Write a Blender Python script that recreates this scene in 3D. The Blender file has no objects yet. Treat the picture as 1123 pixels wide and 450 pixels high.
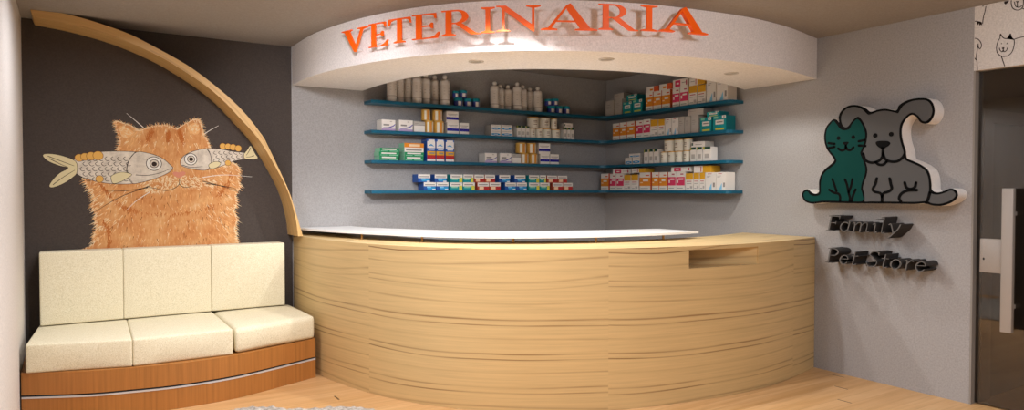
import bpy, bmesh, math, random
from math import pi, sin, cos, radians
from mathutils import Vector, Matrix
random.seed(7)
S = bpy.context.scene
COL = S.collection
XR, YB, H, CH = 5.1767, 6.1377, 2.70, 1.467      # right wall, back wall, ceiling, eye height (m)
FASCIA_CURVE = [[1.65,6.138],[1.6493,6.0708],[1.6485,6.0035],[1.6477,5.9363],[1.6473,5.869],[1.6475,5.8017],[1.6485,5.7345],[1.65,5.6673],[1.6524,5.6001],[1.6566,5.5329],[1.663,5.466],[1.6717,5.3993],[1.6819,5.3328],[1.6933,5.2666],[1.7058,5.2005],[1.7193,5.1346],[1.7339,5.0689],[1.7497,5.0036],[1.767,4.9386],[1.7857,4.874],[1.8059,4.8098],[1.8278,4.7462],[1.8514,4.6833],[1.8768,4.621],[1.9038,4.5594],[1.9323,4.4985],[1.9625,4.4384],[1.9946,4.3793],[2.0291,4.3216],[2.0659,4.2653],[2.105,4.2106],[2.1461,4.1574],[2.189,4.1055],[2.2337,4.0553],[2.2802,4.0068],[2.3287,3.9602],[2.3791,3.9156],[2.4312,3.8731],[2.4848,3.8325],[2.5397,3.7937],[2.5959,3.7567],[2.653,3.7212],[2.7111,3.6874],[2.7701,3.655],[2.8298,3.6242],[2.8904,3.5948],[2.9516,3.567],[3.0135,3.5408],[3.0761,3.5162],[3.1394,3.4934],[3.2033,3.4725],[3.2678,3.4537],[3.3329,3.4368],[3.3985,3.4216],[3.4643,3.408],[3.5304,3.3955],[3.5966,3.3839],[3.663,3.3731],[3.7295,3.3629],[3.7961,3.3535],[3.8628,3.3451],[3.9297,3.338],[3.9967,3.3324],[4.0639,3.3285],[4.1311,3.3264],[4.1983,3.3263],[4.2656,3.328],[4.3327,3.3315],[4.3998,3.3366],[4.4667,3.3433],[4.5334,3.3516],[4.6,3.3614],[4.6663,3.3727],[4.7323,3.3855],[4.798,3.3997],[4.8635,3.4149],[4.9289,3.4308],[4.9942,3.4469],[5.0594,3.4632],[5.1247,3.4792],[5.177,3.492]]
INNER_CURVE = [[2.289,6.138],[2.2882,6.0839],[2.2872,6.0298],[2.2862,5.9757],[2.2854,5.9216],[2.2853,5.8675],[2.286,5.8135],[2.2876,5.7594],[2.2901,5.7053],[2.2933,5.6513],[2.2971,5.5974],[2.3016,5.5435],[2.3069,5.4896],[2.3133,5.4359],[2.3208,5.3823],[2.3295,5.3289],[2.3394,5.2758],[2.3504,5.2228],[2.3626,5.1701],[2.3762,5.1177],[2.3914,5.0658],[2.4086,5.0145],[2.4279,4.964],[2.4495,4.9144],[2.4736,4.866],[2.5001,4.8189],[2.529,4.7731],[2.5599,4.7287],[2.5923,4.6854],[2.6263,4.6433],[2.6616,4.6023],[2.6983,4.5626],[2.7364,4.5242],[2.7761,4.4874],[2.8172,4.4523],[2.8597,4.4189],[2.9036,4.3872],[2.9485,4.357],[2.9943,4.3282],[3.0408,4.3006],[3.0879,4.2741],[3.1356,4.2485],[3.1838,4.2238],[3.2323,4.2],[3.2813,4.1771],[3.3308,4.1553],[3.3808,4.1346],[3.4313,4.1152],[3.4824,4.0973],[3.534,4.0811],[3.5861,4.0666],[3.6387,4.0538],[3.6916,4.0428],[3.7449,4.0334],[3.7984,4.0255],[3.8521,4.0192],[3.906,4.0142],[3.96,4.0105],[4.014,4.0081],[4.0681,4.0068],[4.1222,4.0066],[4.1763,4.0074],[4.2303,4.009],[4.2844,4.0115],[4.3384,4.0149],[4.3923,4.0193],[4.4461,4.0246],[4.4998,4.0312],[4.5533,4.039],[4.6067,4.048],[4.6598,4.0583],[4.7127,4.0697],[4.7653,4.0821],[4.8177,4.0957],[4.8697,4.1106],[4.9214,4.1267],[4.9727,4.1437],[5.0238,4.1615],[5.0748,4.1794],[5.1259,4.1973],[5.177,4.215]]
ARCH_OUTER = [[-0.201,2.705],[-0.1564,2.7053],[-0.1118,2.7054],[-0.0672,2.7041],[-0.0228,2.7004],[0.0215,2.6946],[0.0655,2.6874],[0.1093,2.6792],[0.153,2.6699],[0.1964,2.6598],[0.2396,2.6489],[0.2827,2.6373],[0.3256,2.6251],[0.3682,2.6118],[0.4102,2.5968],[0.4511,2.5789],[0.4915,2.5601],[0.5317,2.5408],[0.5718,2.5213],[0.6118,2.5015],[0.6516,2.4814],[0.6913,2.461],[0.7308,2.4402],[0.7697,2.4185],[0.8076,2.395],[0.8446,2.3701],[0.881,2.3443],[0.917,2.3179],[0.9525,2.2909],[0.9875,2.2633],[1.0221,2.2351],[1.0561,2.2063],[1.0896,2.1768],[1.1223,2.1465],[1.1541,2.1152],[1.1847,2.0828],[1.2141,2.0492],[1.2421,2.0145],[1.2693,1.9791],[1.2958,1.9432],[1.3219,1.9071],[1.3461,1.8698],[1.3646,1.8292],[1.3836,1.7888],[1.4025,1.7484],[1.4213,1.708],[1.44,1.6675],[1.4585,1.6269],[1.477,1.5863],[1.4955,1.5457],[1.5135,1.5049],[1.5303,1.4636],[1.5455,1.4216],[1.5594,1.3793],[1.5725,1.3366],[1.5851,1.2938],[1.5973,1.2509],[1.6094,1.208],[1.6215,1.1651],[1.6336,1.1221],[1.645,1.079]]
ARCH_INNER = [[-0.186,2.656],[-0.143,2.6516],[-0.0999,2.6473],[-0.0569,2.6428],[-0.014,2.6375],[0.0288,2.6312],[0.0714,2.624],[0.1139,2.616],[0.1563,2.6074],[0.1986,2.5982],[0.2406,2.588],[0.2823,2.5766],[0.3237,2.5642],[0.3649,2.5509],[0.4057,2.5366],[0.4462,2.5214],[0.4864,2.5054],[0.5263,2.4887],[0.5658,2.4712],[0.6049,2.4527],[0.6434,2.4329],[0.6811,2.4117],[0.7183,2.3897],[0.7553,2.3673],[0.7921,2.3446],[0.8286,2.3215],[0.8648,2.2977],[0.9003,2.2731],[0.9349,2.2472],[0.9686,2.22],[1.0012,2.1916],[1.033,2.1623],[1.0639,2.1321],[1.0938,2.1008],[1.1229,2.0688],[1.1519,2.0367],[1.1811,2.0048],[1.2105,1.9731],[1.2395,1.941],[1.2677,1.9083],[1.2945,1.8743],[1.3196,1.8391],[1.3429,1.8027],[1.3649,1.7654],[1.386,1.7277],[1.4066,1.6897],[1.4271,1.6516],[1.4476,1.6135],[1.4679,1.5753],[1.4875,1.5368],[1.5061,1.4977],[1.5231,1.458],[1.5381,1.4174],[1.5511,1.3762],[1.5625,1.3344],[1.5726,1.2924],[1.5819,1.2502],[1.5904,1.2078],[1.597,1.165],[1.6016,1.122],[1.606,1.079]]
LOGO_SIL = [[3.527,1.422],[3.515,1.454],[3.477,1.469],[3.439,1.442],[3.401,1.433],[3.373,1.454],[3.376,1.517],[3.363,1.576],[3.332,1.621],[3.28,1.661],[3.247,1.691],[3.261,1.722],[3.304,1.775],[3.327,1.828],[3.335,1.891],[3.319,1.952],[3.284,1.995],[3.253,2.017],[3.226,2.003],[3.209,1.985],[3.213,2.026],[3.199,2.065],[3.164,2.096],[3.111,2.111],[3.048,2.101],[2.996,2.074],[2.959,2.045],[2.905,2.055],[2.846,2.057],[2.769,2.038],[2.751,2.069],[2.714,2.093],[2.658,2.108],[2.586,2.107],[2.542,2.093],[2.515,2.059],[2.504,2.009],[2.514,1.965],[2.538,1.934],[2.566,1.926],[2.598,1.939],[2.624,1.976],[2.657,1.996],[2.69,1.978],[2.719,1.936],[2.728,1.89],[2.725,1.842],[2.714,1.795],[2.698,1.747],[2.694,1.713],[2.686,1.688],[2.649,1.67],[2.589,1.64],[2.544,1.602],[2.526,1.556],[2.519,1.502],[2.515,1.463],[2.481,1.447],[2.439,1.456],[2.397,1.474],[2.363,1.465],[2.348,1.435],[2.358,1.403],[2.396,1.374],[2.454,1.355],[2.515,1.358],[2.559,1.37],[2.631,1.365],[2.742,1.365],[2.937,1.363],[3.145,1.362],[3.322,1.363],[3.379,1.358],[3.438,1.353],[3.49,1.369],[3.517,1.394]]
LOGO_DOG = [[3.191,2.004],[3.187,2.04],[3.166,2.072],[3.132,2.091],[3.079,2.094],[3.023,2.07],[2.981,2.029],[2.953,2.027],[2.905,2.04],[2.846,2.042],[2.779,2.024],[2.754,2.016],[2.739,2.037],[2.713,2.069],[2.655,2.092],[2.586,2.092],[2.551,2.081],[2.527,2.05],[2.518,2.009],[2.528,1.972],[2.549,1.948],[2.568,1.942],[2.59,1.953],[2.613,1.987],[2.654,2.011],[2.697,1.99],[2.734,1.943],[2.743,1.891],[2.74,1.839],[2.728,1.79],[2.713,1.742],[2.709,1.708],[2.699,1.679],[2.66,1.657],[2.598,1.628],[2.558,1.594],[2.54,1.551],[2.533,1.498],[2.528,1.449],[2.485,1.432],[2.435,1.442],[2.395,1.46],[2.373,1.453],[2.361,1.433],[2.369,1.412],[2.401,1.388],[2.455,1.37],[2.512,1.372],[2.549,1.386],[2.631,1.38],[2.742,1.38],[2.937,1.379],[3.002,1.38],[3.003,1.425],[3.012,1.475],[2.996,1.534],[2.976,1.613],[2.998,1.688],[3.019,1.732],[2.991,1.81],[2.98,1.878],[2.992,1.928],[3.022,1.985],[3.055,2.018],[3.097,1.992],[3.126,1.958],[3.152,1.944],[3.178,1.962]]
LOGO_CAT = [[3.497,1.394],[3.51,1.424],[3.498,1.446],[3.477,1.452],[3.448,1.425],[3.406,1.414],[3.359,1.433],[3.356,1.513],[3.345,1.567],[3.316,1.608],[3.262,1.646],[3.225,1.686],[3.241,1.727],[3.286,1.781],[3.309,1.832],[3.316,1.89],[3.304,1.947],[3.273,1.984],[3.253,2.001],[3.23,1.978],[3.199,1.937],[3.162,1.922],[3.122,1.93],[3.097,1.968],[3.063,1.999],[3.034,1.975],[3.009,1.929],[2.996,1.879],[3.003,1.818],[3.023,1.768],[3.033,1.739],[3.014,1.693],[2.993,1.633],[2.996,1.578],[3.016,1.522],[3.024,1.475],[3.011,1.425],[3.015,1.38],[3.145,1.378],[3.327,1.38],[3.386,1.372],[3.443,1.369],[3.481,1.38]]
LOGO_CATOUT = [[3.512,1.387],[3.527,1.424],[3.51,1.457],[3.47,1.465],[3.439,1.437],[3.407,1.429],[3.374,1.44],[3.372,1.515],[3.36,1.573],[3.327,1.618],[3.273,1.657],[3.24,1.69],[3.254,1.721],[3.299,1.774],[3.324,1.829],[3.332,1.892],[3.318,1.954],[3.285,1.994],[3.252,2.015],[3.219,1.987],[3.19,1.948],[3.162,1.937],[3.131,1.941],[3.109,1.977],[3.066,2.013],[3.023,1.982],[2.995,1.933],[2.982,1.879],[2.989,1.814],[3.01,1.763],[3.019,1.74],[3.001,1.697],[2.979,1.634],[2.982,1.574],[3.002,1.519],[3.01,1.475],[2.997,1.427],[3.01,1.367],[3.145,1.364],[3.327,1.365],[3.385,1.358],[3.444,1.355],[3.488,1.366]]
LOGO_LINES = [[[2.903,1.549],[2.913,1.51],[2.932,1.471],[2.918,1.451],[2.876,1.44],[2.862,1.413],[2.862,1.374]],[[2.807,1.547],[2.799,1.509],[2.791,1.475],[2.812,1.454],[2.849,1.44],[2.862,1.413]],[[2.699,1.516],[2.687,1.482],[2.658,1.471],[2.629,1.482],[2.62,1.515]],[[2.614,1.463],[2.68,1.459],[2.722,1.437],[2.737,1.404],[2.72,1.373]],[[2.549,1.375],[2.537,1.401],[2.525,1.449]],[[3.011,1.736],[2.992,1.688],[2.945,1.667],[2.893,1.677],[2.866,1.703],[2.86,1.733],[2.86,1.772]],[[2.86,1.733],[2.842,1.69],[2.799,1.67],[2.75,1.672],[2.716,1.697],[2.702,1.719]],[[2.913,1.669],[2.889,1.651],[2.857,1.65],[2.83,1.671]],[[3.211,1.785],[3.182,1.768],[3.154,1.778],[3.148,1.802]],[[3.148,1.794],[3.135,1.774],[3.111,1.768],[3.086,1.787]],[[3.293,1.831],[3.242,1.822]],[[3.288,1.793],[3.242,1.799]],[[3.045,1.831],[2.995,1.838]],[[3.044,1.799],[2.995,1.794]],[[3.257,1.547],[3.238,1.5],[3.222,1.455]],[[3.283,1.465],[3.242,1.442],[3.205,1.434],[3.191,1.41],[3.191,1.373]],[[3.152,1.544],[3.134,1.499],[3.123,1.447]],[[3.092,1.545],[3.102,1.495],[3.12,1.443],[3.111,1.407],[3.113,1.374]],[[3.066,1.467],[3.082,1.431],[3.098,1.375]]]
LOGO_DOTS = [[2.919,1.866,0.0165],[2.8,1.868,0.0165],[3.209,1.865,0.0155],[3.089,1.865,0.0155]]
LOGO_NOSES = [[[2.914,1.813],[2.895,1.824],[2.828,1.82],[2.807,1.805],[2.816,1.787],[2.839,1.775],[2.86,1.762],[2.882,1.773],[2.904,1.791]],[[3.174,1.828],[3.153,1.833],[3.125,1.829],[3.137,1.812],[3.15,1.803],[3.163,1.813]]]
MURAL = {"body":[[0.138,0.972],[0.162,1.054],[0.158,1.109],[0.178,1.177],[0.169,1.233],[0.174,1.282],[0.151,1.329],[0.166,1.393],[0.143,1.453],[0.111,1.513],[0.116,1.576],[0.211,1.591],[0.332,1.621],[0.362,1.705],[0.329,1.766],[0.339,1.844],[0.318,1.927],[0.314,1.991],[0.365,1.98],[0.422,1.96],[0.464,1.928],[0.504,1.941],[0.573,1.967],[0.663,1.98],[0.736,1.955],[0.768,1.971],[0.822,2.009],[0.881,2.038],[0.911,2.019],[0.932,1.97],[0.94,1.911],[0.973,1.862],[0.989,1.795],[1.024,1.721],[1.094,1.663],[1.131,1.699],[1.179,1.682],[1.214,1.634],[1.207,1.558],[1.218,1.488],[1.183,1.415],[1.191,1.345],[1.17,1.285],[1.193,1.208],[1.175,1.148],[1.186,1.081],[1.203,0.995],[1.208,0.918]],"ear_left":[[0.34,1.95],[0.379,1.947],[0.438,1.91],[0.413,1.875],[0.374,1.862],[0.349,1.895]],"ear_right":[[0.816,1.968],[0.87,2.005],[0.897,1.989],[0.907,1.931],[0.875,1.912],[0.837,1.928]],"chest":[[0.305,1.419],[0.529,1.447],[0.749,1.417],[0.98,1.452],[1.106,1.437],[1.136,1.301],[1.118,1.119],[1.031,0.942],[0.325,0.977],[0.259,1.175],[0.27,1.314]],"muzzle":[[0.454,1.504],[0.556,1.55],[0.685,1.58],[0.818,1.581],[0.953,1.565],[1.037,1.542],[0.994,1.488],[0.898,1.47],[0.817,1.487],[0.75,1.511],[0.697,1.47],[0.606,1.447],[0.517,1.453]],"fish_left":[[0.048,1.703],[0.095,1.734],[0.189,1.751],[0.309,1.76],[0.432,1.76],[0.545,1.749],[0.629,1.717],[0.686,1.667],[0.709,1.635],[0.672,1.597],[0.581,1.553],[0.479,1.521],[0.38,1.509],[0.258,1.514],[0.14,1.541],[0.065,1.579],[0.052,1.616],[0.043,1.665]],"head_left":[[0.457,1.758],[0.545,1.749],[0.629,1.717],[0.686,1.667],[0.709,1.635],[0.672,1.597],[0.581,1.553],[0.479,1.521],[0.424,1.515],[0.395,1.565],[0.386,1.627],[0.406,1.701]],"tail_left":[[0.057,1.671],[-0.002,1.707],[-0.076,1.727],[-0.136,1.728],[-0.148,1.709],[-0.115,1.673],[-0.048,1.642],[0.006,1.626],[-0.049,1.588],[-0.094,1.534],[-0.113,1.491],[-0.086,1.483],[-0.022,1.513],[0.033,1.556],[0.061,1.595]],"fin_left":[[0.288,1.575],[0.351,1.601],[0.42,1.585],[0.39,1.554],[0.345,1.526],[0.297,1.512],[0.282,1.542]],"fish_right":[[0.763,1.68],[0.776,1.721],[0.819,1.757],[0.887,1.785],[0.983,1.803],[1.067,1.8],[1.152,1.784],[1.267,1.77],[1.267,1.727],[1.18,1.707],[1.094,1.669],[1.009,1.637],[0.913,1.624],[0.818,1.64],[0.776,1.657]],"head_right":[[0.763,1.68],[0.776,1.721],[0.819,1.757],[0.887,1.785],[0.961,1.8],[0.988,1.75],[0.993,1.69],[0.971,1.634],[0.913,1.624],[0.818,1.64],[0.776,1.657]],"tail_right":[[1.249,1.763],[1.276,1.8],[1.294,1.831],[1.309,1.832],[1.326,1.796],[1.343,1.765],[1.361,1.735],[1.337,1.722],[1.296,1.721],[1.255,1.726]],"fin_right":[[0.976,1.672],[1.024,1.697],[1.066,1.686],[1.049,1.656],[1.009,1.637],[0.982,1.643]],"nose":[[0.706,1.597],[0.727,1.609],[0.754,1.604],[0.783,1.613],[0.802,1.599],[0.786,1.578],[0.756,1.56],[0.727,1.572]]}
MURAL_LINES = [[[0.756,1.554],[0.753,1.511],[0.721,1.479],[0.658,1.458],[0.586,1.476],[0.517,1.487]],[[0.753,1.511],[0.79,1.484],[0.849,1.493]],[[0.447,1.758],[0.406,1.698],[0.388,1.627],[0.398,1.565],[0.424,1.521]],[[0.961,1.8],[0.988,1.75],[0.993,1.69],[0.971,1.634]],[[0.447,1.58],[0.53,1.578],[0.62,1.599],[0.691,1.632]],[[0.778,1.663],[0.84,1.646],[0.927,1.654]],[[-0.119,1.712],[-0.043,1.679],[0.043,1.643]],[[-0.11,1.694],[-0.043,1.655],[0.006,1.632]],[[-0.09,1.502],[-0.022,1.561],[0.047,1.611]],[[1.303,1.82],[1.285,1.782],[1.267,1.754]],[[1.331,1.753],[1.302,1.743],[1.267,1.739]],[[0.307,1.531],[0.375,1.576]],[[0.302,1.553],[0.361,1.588]]]
MURAL_SCALES = [[[0.095,1.712],[0.081,1.699],[0.094,1.682],[0.111,1.686]],[[0.113,1.675],[0.099,1.661],[0.113,1.645],[0.129,1.648]],[[0.094,1.636],[0.08,1.622],[0.094,1.606],[0.11,1.609]],[[0.112,1.598],[0.098,1.584],[0.112,1.568],[0.128,1.571]],[[0.093,1.56],[0.079,1.546],[0.093,1.53],[0.109,1.533]],[[0.134,1.713],[0.12,1.699],[0.134,1.683],[0.151,1.686]],[[0.153,1.676],[0.139,1.662],[0.152,1.645],[0.169,1.648]],[[0.134,1.637],[0.119,1.623],[0.133,1.607],[0.15,1.61]],[[0.152,1.599],[0.138,1.585],[0.152,1.569],[0.168,1.571]],[[0.133,1.56],[0.118,1.546],[0.132,1.53],[0.149,1.533]],[[0.174,1.714],[0.16,1.7],[0.174,1.684],[0.191,1.687]],[[0.193,1.676],[0.179,1.662],[0.193,1.646],[0.209,1.649]],[[0.174,1.638],[0.159,1.624],[0.173,1.607],[0.19,1.61]],[[0.192,1.599],[0.178,1.585],[0.192,1.569],[0.208,1.572]],[[0.173,1.56],[0.158,1.547],[0.172,1.53],[0.189,1.533]],[[0.215,1.716],[0.2,1.701],[0.214,1.685],[0.231,1.688]],[[0.233,1.677],[0.219,1.663],[0.233,1.647],[0.25,1.65]],[[0.214,1.638],[0.199,1.624],[0.214,1.608],[0.23,1.611]],[[0.233,1.6],[0.218,1.586],[0.232,1.569],[0.249,1.572]],[[0.213,1.561],[0.199,1.547],[0.213,1.53],[0.229,1.533]],[[0.255,1.717],[0.241,1.702],[0.255,1.686],[0.272,1.689]],[[0.274,1.678],[0.26,1.664],[0.274,1.648],[0.291,1.651]],[[0.255,1.639],[0.24,1.625],[0.254,1.608],[0.271,1.611]],[[0.273,1.6],[0.259,1.586],[0.273,1.57],[0.29,1.573]],[[0.254,1.561],[0.239,1.547],[0.253,1.531],[0.27,1.534]],[[0.296,1.718],[0.282,1.703],[0.296,1.687],[0.313,1.69]],[[0.315,1.679],[0.301,1.665],[0.315,1.648],[0.332,1.651]],[[0.296,1.64],[0.281,1.625],[0.295,1.609],[0.312,1.612]],[[0.315,1.601],[0.3,1.587],[0.314,1.57],[0.331,1.573]],[[0.295,1.562],[0.28,1.548],[0.294,1.531],[0.311,1.534]],[[0.338,1.719],[0.323,1.704],[0.337,1.688],[0.355,1.691]],[[0.357,1.68],[0.342,1.666],[0.357,1.649],[0.374,1.652]],[[0.337,1.64],[0.322,1.626],[0.337,1.61],[0.354,1.613]],[[0.356,1.601],[0.341,1.587],[0.356,1.571],[0.373,1.574]],[[0.336,1.562],[0.321,1.548],[0.336,1.531],[0.353,1.534]],[[0.379,1.72],[0.365,1.705],[0.379,1.689],[0.396,1.692]],[[0.399,1.681],[0.384,1.666],[0.398,1.65],[0.416,1.653]],[[0.379,1.641],[0.364,1.627],[0.378,1.61],[0.396,1.613]],[[0.398,1.602],[0.383,1.588],[0.398,1.571],[0.415,1.574]],[[0.378,1.562],[0.363,1.548],[0.377,1.532],[0.395,1.534]],[[1.022,1.781],[1.011,1.768],[1.022,1.757],[1.036,1.757]],[[1.041,1.748],[1.03,1.736],[1.041,1.724],[1.055,1.725]],[[1.021,1.715],[1.01,1.703],[1.021,1.691],[1.035,1.691]],[[1.061,1.782],[1.05,1.769],[1.061,1.758],[1.075,1.758]],[[1.08,1.749],[1.069,1.737],[1.08,1.725],[1.094,1.726]],[[1.06,1.716],[1.049,1.704],[1.06,1.692],[1.074,1.692]],[[1.101,1.783],[1.089,1.771],[1.1,1.759],[1.114,1.759]],[[1.12,1.75],[1.109,1.738],[1.12,1.726],[1.134,1.727]],[[1.1,1.717],[1.089,1.704],[1.1,1.693],[1.114,1.693]],[[1.14,1.784],[1.129,1.772],[1.14,1.76],[1.154,1.76]],[[1.16,1.751],[1.148,1.739],[1.16,1.727],[1.174,1.728]],[[1.14,1.718],[1.128,1.705],[1.14,1.694],[1.154,1.694]],[[1.18,1.785],[1.169,1.773],[1.18,1.761],[1.194,1.761]],[[1.2,1.752],[1.189,1.74],[1.2,1.728],[1.214,1.729]],[[1.18,1.719],[1.168,1.706],[1.18,1.694],[1.194,1.695]],[[1.221,1.786],[1.209,1.774],[1.22,1.762],[1.235,1.763]],[[1.241,1.754],[1.229,1.741],[1.24,1.729],[1.255,1.73]]]
MURAL_WHISKERS = [[[0.542,1.495],[0.329,1.403],[0.113,1.256]],[[0.529,1.481],[0.379,1.458],[0.238,1.453]],[[0.542,1.447],[0.453,1.382],[0.382,1.307]],[[0.926,1.565],[1.093,1.587],[1.312,1.574]],[[0.926,1.535],[1.064,1.497],[1.206,1.446]],[[0.953,1.517],[1.149,1.482],[1.192,1.458]],[[0.504,1.95],[0.447,2.003],[0.39,2.054]],[[0.946,1.921],[0.998,1.958],[1.052,1.991]]]
MURAL_FOLDS = [[[[0.21,1.503],[0.276,1.42],[0.358,1.341],[0.427,1.311]],[0.3,-1]],[[[0.358,1.346],[0.502,1.293],[0.708,1.272],[0.896,1.298],[1.035,1.356]],[0,-1]],[[[1.15,1.603],[1.107,1.497],[1.035,1.416]],[-0.3,-1]],[[[0.533,1.852],[0.572,1.924]],[0,1]],[[[0.675,1.843],[0.683,1.915]],[0,1]],[[[0.78,1.838],[0.762,1.913]],[0,1]],[[[0.236,1.231],[0.268,1.119],[0.257,1.008]],[0,-1]]]
MURAL_EYES = [[[0.575,1.67,0.054],[0.577,1.67,0.031],[0.577,1.667,0.018]],[[0.84,1.711,0.046],[0.843,1.711,0.027],[0.843,1.711,0.016]]]
MURAL_PAWS = [[0.076,1.704,0.028],[0.113,1.713,0.028],[0.153,1.719,0.031],[0.198,1.723,0.034],[0.206,1.547,0.026],[1.084,1.824,0.025],[1.124,1.823,0.025],[1.163,1.818,0.026],[1.204,1.81,0.026],[1.122,1.687,0.023]]
DOODLES = [[[2.248,2.7],[2.254,2.659],[2.264,2.618],[2.268,2.577]],[[2.316,2.602],[2.3,2.598],[2.297,2.576],[2.288,2.593],[2.284,2.57],[2.277,2.588],[2.273,2.568]],[[2.29,2.709],[2.273,2.694],[2.257,2.696],[2.248,2.706]],[[2.315,2.488],[2.296,2.48],[2.278,2.455],[2.273,2.429],[2.282,2.411],[2.291,2.425],[2.293,2.448]],[[2.293,2.448],[2.299,2.4],[2.303,2.364],[2.299,2.326],[2.295,2.27]],[[2.313,2.356],[2.305,2.34]],[[2.163,2.463],[2.161,2.489],[2.148,2.465],[2.131,2.452],[2.116,2.457],[2.104,2.478],[2.096,2.453],[2.081,2.431],[2.084,2.385],[2.098,2.352],[2.123,2.337],[2.153,2.342],[2.176,2.365],[2.183,2.402],[2.175,2.441],[2.163,2.463]],[[2.081,2.439],[2.057,2.444],[2.022,2.446]],[[2.153,2.34],[2.144,2.309],[2.133,2.272]],[[2.166,2.399],[2.162,2.382],[2.149,2.37],[2.143,2.383],[2.138,2.368],[2.124,2.375],[2.12,2.391]],[[2.154,2.428],[2.154,2.421]],[[2.122,2.425],[2.122,2.415]],[[2.149,2.396],[2.139,2.394],[2.144,2.386],[2.149,2.396]],[[2.101,2.702],[2.101,2.673],[2.094,2.645],[2.077,2.628],[2.055,2.623],[2.039,2.633],[2.033,2.658],[2.033,2.687]],[[2.084,2.681],[2.076,2.651],[2.055,2.639],[2.039,2.65]],[[2.067,2.674],[2.066,2.644]],[[2.043,2.632],[2.024,2.619]]]
DOODLE_FILLS = [[[2.141,2.708],[2.143,2.687],[2.136,2.674],[2.126,2.678],[2.111,2.701]],[[2.078,2.684],[2.056,2.679],[2.064,2.671],[2.07,2.673]]]
SIGN = [["V",1.175,1.475],["E",1.482,1.665],["T",1.668,1.856],["E",1.868,2.068],["R",2.082,2.335],["I",2.338,2.422],["N",2.432,2.7],["A",2.7,3.045],["R",3.05,3.3],["I",3.316,3.425],["A",3.435,3.79]]
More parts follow.
